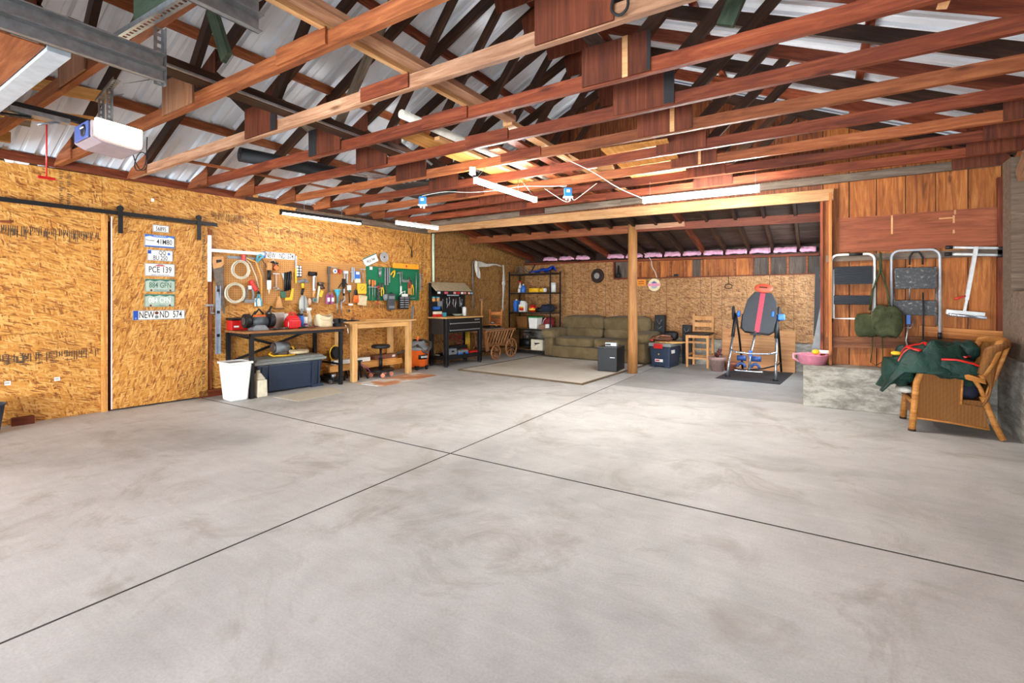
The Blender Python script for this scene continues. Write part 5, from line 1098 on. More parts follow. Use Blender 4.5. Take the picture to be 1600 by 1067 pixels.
# rug
m_rug = N('rug_pile'); v_ = m_rug.offco(); f = m_rug.noise(v_, .9, 5, .6); g_ = m_rug.noise(m_rug.map((1,1,1),(0,0,0),(2.5,1,0),v_), 1.6, 3, .5)
c_ = m_rug.ramp(f, [(.3, srgb((188,178,160))), (.7, srgb((214,208,196)))]); c_ = m_rug.mix(m_rug.ramp(g_, [(.62,(0,0,0,1)),(.72,(.7,.7,.7,1))]), c_, srgb((176,142,96)))
m_rug.bump(m_rug.noise(v_, 120, 3, .7), .5, .004); m_rug = m_rug.out(c_, .95, 0, .1)
t = thing('rug', 'cream rug with dark brown bound edge and brown stains before the sofa', 'rug', (-5.28,6.56,0), math.atan2(-.16,2.43))
MB().box(.03,2.40,.03,2.5,.001,.018).build('pile', m_rug, t, fix=False)
m = MB(); m.box(0,2.43,0,.035,.001,.022).box(0,2.43,2.495,2.53,.001,.022).box(0,.035,.035,2.495,.001,.022).box(2.395,2.43,.035,2.495,.001,.022).build('bound_edge', plain('rug_edge', (96,78,56), .8), t)
# hay wagon
def wheel(t, x, y, r, n_=10):
    w_ = MB(); w_.tube([(x,y+r*math.cos(a*pi/14),r+r*.92*math.sin(a*pi/14)) for a in range(28)], .017, 8, closed=True) ; o = w_.build('wheel', m_wag, t)
    for k in range(n_): a = 2*pi*k/n_; MB().cyl((x,y,r),(x,y+(r-.015)*math.cos(a),r+(r-.015)*.92*math.sin(a)),.009,n=6).build('spoke', m_wag, o)
    MB().cyl((x-.04,y,r),(x+.04,y,r),.024,n=12).build('hub', m_dark, o)
m_wag = wood('wagon_wood', (120,76,44), (168,114,72), (196,144,100), knots=False)
t = thing('hay_wagon', 'small antique wooden hay wagon with spoked wheels', 'wagon', (-5.56,7.85,0))
for x in (0,-.46): wheel(t, x, .29, .155); wheel(t, x, .88, .205)
for y, r in ((.29,.155),(.88,.205)): MB().cyl((-.48,y,r),(.02,y,r),.016,n=8).build('axle', m_dark, t)
beam('side_rail', (-.03,.0,.60),(-.03,1.08,.60),.03,.035,m_wag,t); beam('side_rail', (-.44,.0,.60),(-.44,1.08,.60),.03,.035,m_wag,t)
beam('bottom_rail', (-.10,.1,.30),(-.10,1.0,.30),.03,.035,m_wag,t); beam('bottom_rail', (-.36,.1,.30),(-.36,1.0,.30),.03,.035,m_wag,t)
MB().box(-.37,-.09,.08,1.02,.27,.285).build('floor_board', m_wag, t)
for side, (xt, xb) in enumerate(((-.03,-.10),(-.44,-.36))):
    for k in range(9): beam('slat', (xb,.10+.105*k,.31),(xt,.17+.11*k-.02,.59),.012,.018,m_wag,t)
for y in (.0,1.08): MB().box(-.45,-.02,y-.012,y+.012,.56,.615).build('end_board', m_wag, t)
MB().box(-.12,-.08,.05,.13,.18,.6,Matrix.Rotation(.25,3,'X')).build('stake', m_wag, t)
one(MB().box(-.44,0,0,.62,0,.025),'grey_board',m_grey,'grey board lying across the wagon top','board',(-5.57,7.84,.622),0)
t = thing('plank_seat', 'dark round seat pad lying on the wagon board', 'pad', (-5.80,8.33,.648)); MB().lathe([(0,0),(.19,0),(.2,.015),(.19,.03),(0,.032)],24).build('pad', m_black, t)
t = thing('child_chair', 'small orange wooden chair standing on the wagon', 'chair', (-5.78,8.36,.682), .1)
m_cc = wood('chair_orange', (150,84,36), (190,116,58), (214,146,84), knots=False)
MB().box(-.15,.15,-.12,.12,.02,.04).build('seat', m_cc, t)
for x in (-.14,.14): MB().box(x-.016,x+.016,.10,.13,.0,.34,Matrix.Rotation(-.12,3,'X')).build('back_post', m_cc, t); MB().box(x-.016,x+.016,-.12,-.09,.0,.02).build('leg', m_cc, t)
MB().box(-.13,.13,.12,.135,.05,.15).build('back_slat', m_cc, t); MB().box(-.13,.13,.135,.15,.22,.29).build('back_slat', m_cc, t)
one(MB().ball((0,0,0),(.05,.04,.025)),'small_wrench',m_greyp,'small grey tool lying on chair seat on the wagon','tool',(-5.76,8.3,.748))
# shelf unit
def BT(name, label, cat, s, n, z, group=None, dr=0): return thing(name, label, cat, BW(s,n,z), BA+dr, group)
t = BT('shelf_unit', 'tall black steel shelf unit in the corner beside sofa', 'shelf unit', .06, .68, 0)
for x in (0,1.14):
    for y in (0,.40): MB().box(x-.018,x+.018,y-.003,y+.003,0,1.87).box(x-.018,x-.013,y,y+.03,0,1.87).build('post', m_black, t)
SH = [.10,.575,.95,1.395,1.83]
for z in SH: MB().box(-.01,1.15,-.005,.41,z-.03,z-.004).build('shelf', m_black, t); MB().box(0,1.14,0,.40,z-.004,z+.002).build('shelf_board', plain('shelf_mdf', (120,92,62), .7), t)
SG = 'things on the black shelf unit'
q = BT('basket', 'woven wicker basket on second shelf, at left', 'basket', .36,.48,.577,SG)
m_wick = N('wicker'); cw = m_wick.offco(11); b1 = m_wick.n('TexWave', wave_type='BANDS', bands_direction='Z'); m_wick.l(cw, b1.inputs['Vector']); b1.inputs['Scale'].default_value = 48; b1.inputs['Distortion'].default_value = 1.2; b1.inputs['Detail'].default_value = 2
b2 = m_wick.n('TexWave', wave_type='BANDS', bands_direction='X'); m_wick.l(cw, b2.inputs['Vector']); b2.inputs['Scale'].default_value = 13; b2.inputs['Distortion'].default_value = .6
hh = m_wick.math('MULTIPLY', b1.outputs['Fac'], m_wick.math('ADD', m_wick.math('MULTIPLY', b2.outputs['Fac'], .5), .5))
m_wick.bump(hh, .8, .01); m_wick = m_wick.out(m_wick.ramp(hh, [(0,srgb((96,54,20))),(.35,srgb((156,98,44))),(1,srgb((196,140,76)))]), .5)
MB().taper((0,0,0),(.28,.22),(.32,.26),0,.26).build('body', m_wick, q, bevel=.02); MB().box(-.165,.165,-.135,.135,.25,.27).build('rim', m_wick, q, bevel=.008)
q = BT('lidded_bucket', 'white square bucket with green lid on second shelf', 'bucket', .71,.55,.577,SG); MB().taper((0,0,0),(.21,.21),(.24,.24),0,.25).build('bucket', m_white, q, bevel=.02); MB().box(-.125,.125,-.125,.125,.25,.275).build('lid', plain('lid_green', (30,140,70), .4), q, bevel=.008)
q = BT('red_bundle', 'dark red fabric bundle on second shelf at right', 'bundle', .98,.42,.577,SG); cushion(MB(), (0,0,.14), (.26,.2,.24), .7, wob=.05).build('fabric', plain('maroon_fabric', (120,24,32), .8), q); MB().tube([(-.1,-.1,.1),(-.05,-.12,.2),(0,-.1,.25)],.006,5).build('white_cord', m_white, q)
q = BT('wooden_crate', 'small pale wooden box in front of the red bundle', 'box', .98,.585,.577,SG); MB().box(-.11,.06,-.06,.06,0,.10).build('box', m_pale, q); MB().box(.06,.15,-.05,.05,0,.11).build('white_end', m_white, q)
q = BT('blue_jug', 'tall narrow blue jug on the third shelf at left', 'jug', .13,.5,.952,SG); MB().box(-.04,.05,-.08,.08,0,.26).build('body', m_blue, q, bevel=.015); MB().cyl((0,0,.26),(0,0,.29),.02,n=10).build('cap', m_white, q)
q = BT('detergent_jug', 'white jug with red and yellow label on third shelf', 'jug', .36,.55,.952,SG); MB().taper((0,0,0),(.18,.12),(.18,.12),0,.17).taper((.02,0,0),(.18,.12),(.08,.07),.17,.25).build('body', m_white, q, bevel=.015); MB().box(-.07,.06,-.063,-.06,.03,.12).build('label', m_red, q); MB().box(-.07,.06,-.066,-.063,.09,.12).build('label_band', m_yel, q); MB().tube([(-.03,0,.25),(-.07,0,.24),(-.08,0,.17)],.012,6).build('handle', m_white, q)
q = BT('welding_mask', 'red and yellow helmet shaped pot on third shelf', 'pot', .62,.52,.952,SG); MB().lathe([(.06,0),(.09,.03),(.095,.1),(.06,.15),(0,.17)],18).build('pot', m_red, q); MB().lathe([(.092,.04),(.098,.05),(.098,.08),(.092,.09)],18,caps=False).build('yellow_band', m_yel, q)
q = BT('dark_bundle', 'dark navy cloth heap on the third shelf at right', 'cloth', 1.0,.48,.952,SG); cushion(MB(), (0,0,.09), (.34,.26,.18), .8, wob=.08).build('cloth', plain('navy_cloth', (30,38,54), .9), q)
q = BT('dark_bundle', 'flat black bag in the middle of third shelf', 'bag', .78,.46,.952,SG); cushion(MB(), (0,0,.05), (.24,.22,.10), .7, wob=.05).build('cloth', m_black, q)
q = BT('spray_bottle', 'white trigger bottle on fourth shelf at left', 'spray bottle', .25,.52,1.397,SG); MB().lathe([(.04,0),(.04,.13),(.014,.2),(.014,.23)],14).build('bottle', m_white, q); MB().box(-.04,.03,-.012,.012,.23,.265).build('trigger', m_red, q)
q = BT('blue_bottle', 'squat blue bottle with white cap on fourth shelf', 'bottle', .36,.54,1.397,SG); MB().lathe([(.055,0),(.06,.02),(.06,.1),(.04,.15),(.02,.17)],16).build('bottle', m_blue, q); MB().cyl((0,0,.17),(0,0,.2),.018,n=10).build('cap', m_white, q); 
q = BT('white_can', 'small white can beside the blue bottle on shelf', 'can', .30,.62,1.397,SG); MB().cyl((0,0,0),(0,0,.09),.028,n=14).build('can', m_white, q); MB().cyl((0,0,.09),(0,0,.1),.02,n=12).build('cap', m_greyp, q)
q = BT('tow_strap', 'coiled yellow tow strap on fourth shelf', 'strap', .66,.52,1.397,SG)
for k in range(4): MB().tube([(.14*math.cos(a*pi/8),.08*math.sin(a*pi/8),.015+.024*k) for a in range(16)],.014,6,closed=True).build('loop', m_yel, q)
q = BT('tape_roll', 'yellow and white tape roll lying on the fourth shelf', 'tape', .95,.58,1.397,SG); MB().cyl((-.10,0,.05),(.02,0,.05),.048,n=18).build('roll', m_yel, q); MB().cyl((.02,0,.05),(.06,0,.05),.045,n=18).build('core', m_white, q)
q = BT('paper_roll', 'white paper towel roll at right of fourth shelf', 'paper roll', 1.07,.36,1.397,SG); MB().cyl((0,0,0),(0,0,.22),.06,n=20).build('roll', m_white, q); MB().cyl((0,0,.22),(0,0,.222),.02,n=10).build('core', m_handle, q)
q = BT('wire_rack', 'bent steel wire rack on top of the shelf unit', 'rack', .30,.52,1.835,SG)
MB().tube([(-.22,0,0),(-.15,0,.16),(-.06,0,.18),(.1,0,.05),(.18,0,.0)],.008,6).tube([(-.22,.15,0),(-.15,.15,.16),(-.06,.15,.18),(.1,.15,.05)],.008,6).build('frame', m_silver, q)
for k in range(5): MB().tube([(-.2,.0,.02+.022*k),(.02,.0,.02+.022*k)],.003,5).build('wire', m_zinc, q)
q = BT('black_tripod', 'black folded tripod leg on top of the shelf unit', 'tripod', .56,.5,1.835,SG); MB().tube([(-.06,0,.02),(.02,0,.07),(.09,0,.17)],.014,7).ball((.09,0,.18),(.02,.02,.02)).build('leg', m_black, q)
q = BT('blue_tarp', 'folded blue tarp on top of the shelf unit', 'tarp', .87,.48,1.835,SG)
def tf(u, v): return (-.28+.56*u, -.12+.24*v, .02+.05*u+.03*math.sin(u*13+v*4)*v+.045*math.sin(pi*v)*(.5+u))
MB().grid(tf, 18, 8).build('tarp', plain('tarp_blue', (28,66,170), .5), q, solid=.02)
q = BT('air_compressor', 'black air compressor on the lowest shelf', 'compressor', .45,.50,.102,SG); MB().cyl((-.16,0,.14),(.12,0,.14),.09,n=18).build('tank', m_black, q); MB().cyl((.0,0,.23),(.0,0,.33),.05,n=12).box(-.08,.08,-.06,.06,.3,.36).build('pump', m_dsteel, q); MB().tube([(-.14,0,.22),(-.1,0,.36),(.1,0,.38),(.16,0,.3)],.012,6).build('handle', m_black, q)
q = BT('ratchet_carton', 'white carton with a black tool picture below shelf', 'carton', .83,.62,.102,SG); MB().box(-.16,.16,-.05,.05,0,.24).build('carton', m_cream, q, bevel=.002); MB().tube([(-.07,-.052,.16),(-.02,-.052,.145),(.05,-.052,.16),(.09,-.052,.165)],[.006,.02,.012,.006],6).tube([(-.03,-.052,.14),(-.05,-.052,.1)],.007,5).build('picture', m_black, q)
# sofa
m_sofa = N('sofa_microfibre'); f = m_sofa.noise(m_sofa.offco(), 3.5, 5, .6, .5); m_sofa.b.inputs['Sheen Weight'].default_value = .08
m_sofa.bump(m_sofa.noise(m_sofa.offco(), 9, 3, .6, 1.0), .35, .02); m_sofa = m_sofa.out(m_sofa.ramp(f, [(.25, srgb((88,74,50))), (.5, srgb((108,92,64))), (.75, srgb((130,112,82)))]), .9, 0, .1)
t = thing('sofa', 'olive brown microfibre sofa with pillow arms against the back wall', 'sofa', (-5.05,9.14,0), BA)
cushion(MB(), (1.19,.10,.135), (2.0,.16,.24), .2, wob=.004).build('front_panel', m_sofa, t)
MB().box(.12,2.26,.10,.82,.03,.26).build('base', m_sofa, t, bevel=.03); 
for x in (.14,2.25):
    cushion(MB(), (x+(.02 if x < 1 else -.02),.42,.24), (.23,.80,.46), .25).build('arm_side', m_sofa, t)
    sx = -1 if x < 1 else 1
    a_ = cushion(MB(), (x+sx*.0,.38,.50), (.36,.84,.24), .55, wob=.03).build('arm_pillow', m_sofa, t)
for x in (.74,1.66):
    cushion(MB(), (x,.36,.345), (.92,.66,.20), .32, wob=.012).build('seat_cushion', m_sofa, t)
    cushion(MB(), (x,.62,.53), (.90,.20,.22), .45, wob=.02, rot=.15).build('lumbar_cushion', m_sofa, t)
for x in (.70,1.70):
    cushion(MB(), (x,.66,.735), (1.02,.26,.30), .42, wob=.03, rot=.15).build('back_cushion', m_sofa, t)
MB().box(.15,2.24,.72,.84,.1,.80).build('back_frame', m_sofa, t, bevel=.03)
# black box on rug
t = thing('black_cabinet', 'small black cabinet standing on the rug by the post', 'cabinet', (-3.16,7.71,.02), math.atan2(.03,.33))
MB().box(0,.34,0,.50,0,.40).build('body', m_black, t, bevel=.006); MB().box(.005,.335,-.012,.0,.01,.395).build('door', m_black, t, bevel=.004); MB().box(.22,.3,-.016,-.012,.235,.245).build('badge', m_silver, t)
MB().box(0,.34,0,.5,.40,.412).build('top', plain('cab_top', (44,46,48), .4), t)
q = thing('clock_radio', 'small silver radio on the black cabinet', 'radio', (-2.98,7.90,.432), .1); MB().box(-.10,.10,-.05,.05,0,.07).build('case', plain('radio_silver', (176,180,176), .3, .3), q, bevel=.008); MB().box(-.09,.0,-.055,-.05,.02,.05).build('display', m_black, q); MB().box(-.08,.12,-.09,-.05,0,.012).build('feet', m_black, q)
# wall things
q = BT('hub_cap', 'dark round hubcap hung high on the back wall', 'hubcap', 2.0,.02,1.755); MB().cyl((0,-.03,0),(0,0,0),.14,.16,28).build('disc', plain('hub_brown', (58,44,42), .3, .4), q); MB().cyl((0,-.036,0),(0,-.03,0),.065,n=22).build('centre', m_silver, q)
MB().tube([(.11*math.cos(a*pi/12),-.03,.11*math.sin(a*pi/12)) for a in range(24)],.006,5,closed=True).build('ring', m_black, q)
q = BT('orange_sign', 'small orange rectangular sign beside the post', 'sign', 3.01,.02,1.585); MB().box(-.10,.10,-.008,0,-.065,.065).build('board', plain('sign_orange', (232,140,24), .5), q)
for z_ in (.022,-.02): MB().box(-.06,.06,-.0095,-.008,z_-.008,z_+.008).build('sign_line', m_redwood, q)
q = BT('round_sign', 'round cream tin sign with pink band on back wall', 'sign', 3.285,.02,1.535)
MB().cyl((0,-.01,0),(0,0,0),.128,n=32).build('disc', plain('sign_cream', (224,208,160), .4), q); MB().cyl((0,-.012,0),(0,-.01,0),.075,n=28).build('centre', plain('sign_grey', (150,160,170), .4), q)
MB().box(-.124,.124,-.015,-.012,-.028,.028).build('band', plain('sign_pink', (232,150,170), .4), q); text_obj('sign_letters', 'The Wing Barn', .036, m_purple, q, (0,-.0155,0)); MB().prism([(-.05,.03),(.05,.03),(.0,.08)],'y',-.015,-.012).build('emblem', plain('sign_violet', (96,80,150), .4), q)
q = BT('wall_hook', 'black wire ring hanging on the back wall above chair', 'hook', 4.70,.03,1.66); MB().tube([(0,0,0),(0,-.005,-.14)],.006,6).tube([(.062*math.cos(a*pi/8),-.01,-.18+.042*math.sin(a*pi/8)) for a in range(16)],.007,6,closed=True).build('ring', m_black, q)
cable('extension_cord', 'thin white cord hanging down beside the post top', [BW(3.0,.3,2.3),BW(3.15,.15,2.15),BW(3.22,.05,2.05),BW(3.25,.04,1.9),BW(3.31,.03,1.78),BW(3.34,.03,1.68)], .006)
q = BT('dark_bottle', 'dark pointed shape in the framed niche on the back wall', 'bottle', 2.50,.03,1.70); MB().lathe([(.05,0),(.05,.06),(.02,.12),(.012,.26)],10).build('bottle', m_black, q)
q = BT('iron_bracket', 'dark iron bar on the ledge above the orange boards', 'bar', 3.72,.06,1.69); MB().box(-.18,.06,-.01,.01,0,.012).box(-.02,.06,-.01,.01,-.0,.05).build('bar', m_black, q)
# leaning plywood, speakers, tote, chair, pot
t = BT('plywood_sheet', 'tan plywood sheet leaning low behind the inversion table', 'plywood', 4.61,.14,.0); o = MB().box(0,1.17,-.006,.006,0,.71).build('sheet', wood('tan_plywood', (160,104,60), (192,136,86), (212,162,110), stretch=.3, vary=.05), t, fix=False); o.rotation_euler = (-.10,0,0)
MB().box(-.005,0,-.006,.006,0,.7).build('edge', m_pale, t)
for i, (s, z, w_, h, n_) in enumerate(((3.47,.60,.20,.33,.16),(3.98,.48,.17,.27,.10))):
    q = BT('speaker', ('taller black speaker behind the navy toolbox','smaller black speaker behind the bar chair')[i], 'speaker', s,n_+.05,0); MB().box(-w_/2,w_/2,-.02,.08,0,z+h).build('cabinet', m_black, q, bevel=.006)
    MB().cyl((0,-.024,z+h*.45),(0,-.02,z+h*.45),w_*.38,n=20).build('cone', m_rubber, q); MB().tube([(-.05,-.026,z+h*.75),(0,-.026,z+h*.45),(.05,-.026,z+h*.75)],.004,5).tube([(-.05,-.026,z+h*.35),(0,-.026,z+h*.2),(.05,-.026,z+h*.35)],.004,5).build('logo', m_silver, q)
t = thing('tool_tote', 'navy storage box with red latch and junk on its lid', 'tote', (-2.60,8.86,0), -.14)
MB().taper((.19,.25,0),(.34,.46),(.39,.52),.01,.38).build('body', m_toteblue, t, bevel=.02); MB().box(-.02,.40,-.03,.53,.38,.44).build('lid', m_totelid, t, bevel=.012); MB().box(.09,.26,-.045,-.028,.345,.435).build('latch', m_red, t, bevel=.005)
MB().box(.10,.25,-.006,.004,.10,.15).build('label', m_white, t); MB().box(.11,.19,-.008,-.006,.115,.138).build('label_mark', m_red, t); MB().box(.0,.1,.0,.05,0,.03).build('foot', m_toteblue, t); MB().box(.28,.37,.0,.05,0,.03).build('foot', m_toteblue, t)
MB().cyl((.17,-.002,.24),(.17,.006,.24),.012,n=10).build('emblem', m_yel, t); MB().box(.385,.392,.06,.2,.26,.32).build('side_sticker', m_white, t)
one(MB().lathe([(0,0),(.24,0),(.245,.008),(.24,.016),(0,.016)],28,sx=1.15), 'round_board', m_beech, 'round pale wooden board lying on the navy toolbox', 'board', (-2.30,9.12,.442))
t = thing('leather_bundle', 'brown leather straps heaped on the round board', 'leather', (-2.45,9.12,.46)); cushion(MB(), (0,0,.05), (.40,.28,.10), .9, wob=.12).build('heap', plain('leather_brown', (96,58,40), .6), t); MB().tube([(-.24,-.08,.0),(-.12,-.1,.06),(.04,-.05,.11),(.16,0,.09)],.02,7).build('strap', plain('leather_tan', (140,92,66), .6), t); MB().tube([(-.28,-.1,.0),(-.2,-.12,.03),(-.12,-.15,.01)],.012,6).build('red_cord', m_red, t)
t = thing('black_helmet', 'black round case behind leather heap on toolbox', 'case', (-2.34,9.36,.46)); cushion(MB(), (0,0,.09), (.26,.2,.18), .6).build('shell', m_black, t); MB().box(-.05,.05,-.11,-.09,.05,.1).build('visor', m_rubber, t)
m_chair = wood('bar_chair_wood', (170,112,62), (208,152,94), (226,178,124), knots=False, axis='z')
t = thing('bar_chair', 'light wood bar chair with black seat pad', 'chair', (-2.01,9.20,0), -.03)
for x in (.0,.36): MB().taper((x,0,0),(.035,.035),(.045,.045),0,.58).build('leg', m_chair, t)
for x in (.02,.36):
    o = MB().box(-.02,.02,-.02,.02,0,.97).build('back_post', m_chair, t, loc=(x,.40,0), rot=(-.03,0,.0)); 
for z, y in ((.15,0),(.44,0),(.28,.39),(.15,.40)): MB().box(.0,.36,y-.012,y+.012,z,z+.035).build('rung', m_chair, t)
for x in (0,.36): MB().box(x-.012,x+.012,0,.4,.2,.235).build('rung', m_chair, t)
MB().box(-.02,.38,-.02,.40,.535,.59).build('seat_frame', m_chair, t, bevel=.006); cushion(MB(), (.18,.18,.61), (.44,.44,.045), .3).build('seat_pad', m_black, t)
for z in (.885,.76): MB().box(.0,.38,.405,.425,z-.04,z+.045).build('back_slat', m_chair, t, bevel=.006)
MB().box(.0,.38,.40,.42,.63,.66).build('back_slat', m_chair, t)
t = thing('plant_pot', 'dusty pink-grey plastic plant pot with a withered plant', 'plant pot', (-1.45,8.93,0))
m_pot = plain('pot_mauve', (150,120,112), .6); MB().lathe([(.095,0),(.125,.18),(.14,.185),(.145,.25),(.132,.25),(.125,.2),(0,.2)],28).build('pot', m_pot, t)
for k in range(9):
    a = k*.7; MB().tube([(0,0,.2),(.04*math.cos(a),.04*math.sin(a),.28),(.08*math.cos(a),.08*math.sin(a),.29+.1*math.sin(k))],[.006,.008,.012],5).build('dead_leaf', plain('dead_leaf', (90,34,34), .8) if k == 0 else bpy.data.materials['dead_leaf'], t)
one(MB().lathe([(.08,0),(.10,.10),(.12,.11),(.12,.15),(.1,.15)],20), 'clay_pot', plain('clay', (140,80,60), .8), 'small terracotta pot half hidden behind the larger pot', 'plant pot', (-1.27,9.12,0))
# inversion table
m_chrome = plain('chrome_tube', (176,180,186), .25, .85, .5, .08)
t = thing('rubber_mat', 'black rubber mat under the inversion table', 'mat', (-1.34,8.07,0), math.atan2(-.08,.89)); MB().box(0,.90,0,1.32,.001,.010).build('mat', plain('mat_rubber', (44,46,50), .7), t, bevel=.003); m = MB()
for k in range(14): m.box(.02,.88,.05+.09*k,.06+.09*k,.010,.0115)
o = m.build('tread', m_black, t); o['kind'] = 'stuff'
t = thing('inversion_table', 'inversion table with black bed, red stripe and orange head pad', 'inversion table', (-.86,8.30,.011), -.06)
for sx, nm in ((-1,'left'),(1,'right')):
    MB().tube([(sx*.34,.0,.01),(sx*.33,.12,.30),(sx*.315,.30,.66)],.019,10).build('front_leg', m_chrome, t)
    MB().tube([(sx*.315,.28,.62),(sx*.31,.36,.80),(sx*.305,.44,.98)],.027,10).build('black_sleeve', m_black, t)
    MB().tube([(sx*.30,1.02,.01),(sx*.30,.72,.60),(sx*.30,.46,.98)],.017,10).build('rear_leg', m_black, t)
    MB().tube([(sx*.335,.44+.055*math.cos(a*pi/8)*.6,1.0+.10*math.sin(a*pi/8)) for a in range(16)],.02,8,closed=True).build('hand_grip', m_rubber, t)
    MB().cyl((sx*.22,.44,.98),(sx*.32,.44,.98),.022,n=12).build('pivot', m_chrome, t); MB().cyl((sx*.235,.42,.99),(sx*.27,.42,.99),.05,n=14).build('cam', m_blue, t)
    MB().cyl((sx*.34,.0,.0),(sx*.34,.0,.02),.04,n=12).build('foot', m_rubber, t)
MB().box(.32,.42,.38,.46,.90,1.0).build('blue_knob', m_blue, t, bevel=.02)
MB().tube([(-.335,.15,.43),(-.24,.12,.385),(.0,.10,.375),(.24,.12,.385),(.335,.15,.41)],.016,8).build('cross_bar', m_chrome, t)
bed = [(-.17,.0),(-.22,.05),(-.235,.25),(-.20,.50),(-.12,.63),(.12,.63),(.20,.50),(.235,.25),(.22,.05),(.17,.0)]
M0 = Matrix.Translation((.035,.30,.70)) @ Matrix.Rotation(.10,4,'Y') @ Matrix.Rotation(-.30,4,'X')
def onbed(mb): mb.M = M0; return mb
onbed(MB()).prism([(x*1.06,z*1.08) for x,z in bed],'y',0,.02).build('bed', plain('bed_nylon', (34,38,44), .55), t, bevel=.01)
onbed(MB()).prism([(-.035,.005),(.035,.005),(.035,.66),(-.035,.66)],'y',-.006,.001).build('red_stripe', plain('stripe_red', (190,50,70), .6), t)
onbed(MB()).ball((0,-.025,.74),(.135,.035,.078),22,12).build('head_pad', plain('pad_orange', (192,72,44), .5), t)
onbed(MB()).tube([(-.17,.02,-.01),(-.24,.02,.05),(-.25,.02,.28)],.012,7).tube([(.17,.02,-.01),(.24,.02,.05),(.25,.02,.28)],.012,7).tube([(-.17,.02,-.01),(.17,.02,-.01)],.012,7).build('bed_frame', m_black, t)
onbed(MB()).box(-.06,.06,-.065,-.058,.735,.755).build('pad_logo', m_black, t)
MB().tube([(.02,.30,.72),(-.02,.16,.40),(-.04,.08,.12)],.018,10).build('stem', m_chrome, t); MB().box(-.05,.10,.24,.28,.66,.69).build('stem_clamp', m_black, t)
MB().box(-.05,-.005,.12,.17,.30,.42).build('blue_collar', m_blue, t, bevel=.006)
for sx in (-1,1):
    MB().cyl((-.04+sx*.04,.08,.30),(-.04+sx*.17,.08,.30),.042,n=16).build('upper_roller', plain('roller_blue', (34,66,120), .5), t)
    MB().tube([(-.04+sx*.10+.055*math.cos(a),.02,.165+.06*math.sin(a)) for a in [i*pi/8 for i in range(9)]],.022,8).build('ankle_cradle', bpy.data.materials['roller_blue'], t)
MB().box(-.24,.16,.04,.08,.095,.11).build('foot_bar', m_chrome, t, bevel=.004)
MB().tube([(-.04,.1,.12),(.12,.25,.13),(.28,.55,.16),(.30,.9,.17)],.012,7).build('cable_tie', m_black, t)
# pink basin, framed panel on the step's corner
t = thing('pink_basin', 'pink plastic basin on left end of the concrete step', 'basin', (-.035,6.77,.475)); MB().lathe([(.13,0),(.165,.11),(.175,.115),(.165,.118),(.128,.012),(0,.01)],26,sy=1.1).build('basin', plain('basin_pink', (224,140,160), .4), t)
MB().tube([(-.14,-.02,.02),(-.2,-.02,.06),(-.2,-.02,.11),(-.15,-.02,.11)],.012,6).build('handle_lip', bpy.data.materials['basin_pink'], t)
t = thing('yellow_sponge', 'yellow sponge ball on the rim of the pink basin', 'sponge', (-.005,6.74,.60)); MB().ball((0,0,.02),(.04,.04,.032)).build('ball', m_yel, t)
t = thing('white_bottle', 'white bottle lying on the pink basin', 'bottle', (.06,6.80,.60)); MB().cyl((-.03,0,.02),(.08,0,.02),.022,n=12).build('bottle', m_white, t)
t = thing('framed_panel', 'white framed grey panel leaning in the corner by the step', 'panel', (-.12,7.15,.0), 0, rot=(0,.165,0)); MB().box(0,.03,-.12,.14,0,1.17).build('frame', m_white, t); MB().box(-.004,0,-.09,.11,.05,1.12).build('panel', m_greyp, t)
MB().box(-.03,.07,-.122,-.12,.0,1.17).build('edge_face', m_greyp, t)
one(MB().prism([(0,0),(.12,.02),(.06,.9),(.02,.95)],'y',0,.03), 'black_umbrella', m_black, 'folded black umbrella hanging in the corner above basin', 'umbrella', (-.03,7.6,.75))
# ================================================================= RIGHT: board wall things, wicker chair
GY = 6.85
def rounded_loop(x0, x1, z0, z1, r, bottom=False):
    pts = [(x0, z0)]
    pts += [(x0, z1-r)] + [(x0+r-r*math.cos(a), z1-r+r*math.sin(a)) for a in [pi/2*k/5 for k in range(1,6)]]
    pts += [(x1-r+r*math.sin(a), z1-r+r*math.cos(a)) for a in [pi/2*k/5 for k in range(6)]] + [(x1, z0)]
    return pts
# first step stool
t = thing('step_ladder', 'folded white step stool with black ribbed treads on board wall', 'step stool', (.36,6.80,1.0))
MB().tube([(x,0,z) for x,z in rounded_loop(-.21,.20,0,.765,.07)],.0135,10).build('front_frame', m_white, t); MB().tube([(.0+x*.0-.04,.0,.765) for x in (0,)]+[(.09,0,.765)],.0155,10).build('grip', m_black, t)
MB().tube([(-.185,.03,.60),(-.185,.03,.02),(.0,.03,.02),(.19,.03,.02),(.19,.03,.6)],.010,8).build('rear_frame', m_white, t)
m_rib = N('ribbed_black'); wv = m_rib.n('TexWave', wave_type='BANDS', bands_direction='Z'); m_rib.l(m_rib.co, wv.inputs['Vector']); wv.inputs['Scale'].default_value = 22; wv.inputs['Distortion'].default_value = 2; wv.inputs['Detail Scale'].default_value = .6; m_rib.bump(wv.outputs['Fac'], .7, .006); m_rib = m_rib.out(m_rib.ramp(wv.outputs['Fac'], [(.2,srgb((16,18,22))),(.8,srgb((44,50,58)))]), .5)
MB().box(-.18,.18,-.025,.005,.42,.625).build('upper_tread', m_rib, t, bevel=.006); MB().box(-.185,.165,-.02,.005,.185,.29).build('lower_tread', m_rib, t, bevel=.006)
MB().cyl((-.21,0,-.03),(-.21,0,.02),.018,n=10).build('foot_cap', m_black, t); MB().box(.02,.1,.015,.045,.005,.035).build('hinge', m_black, t)
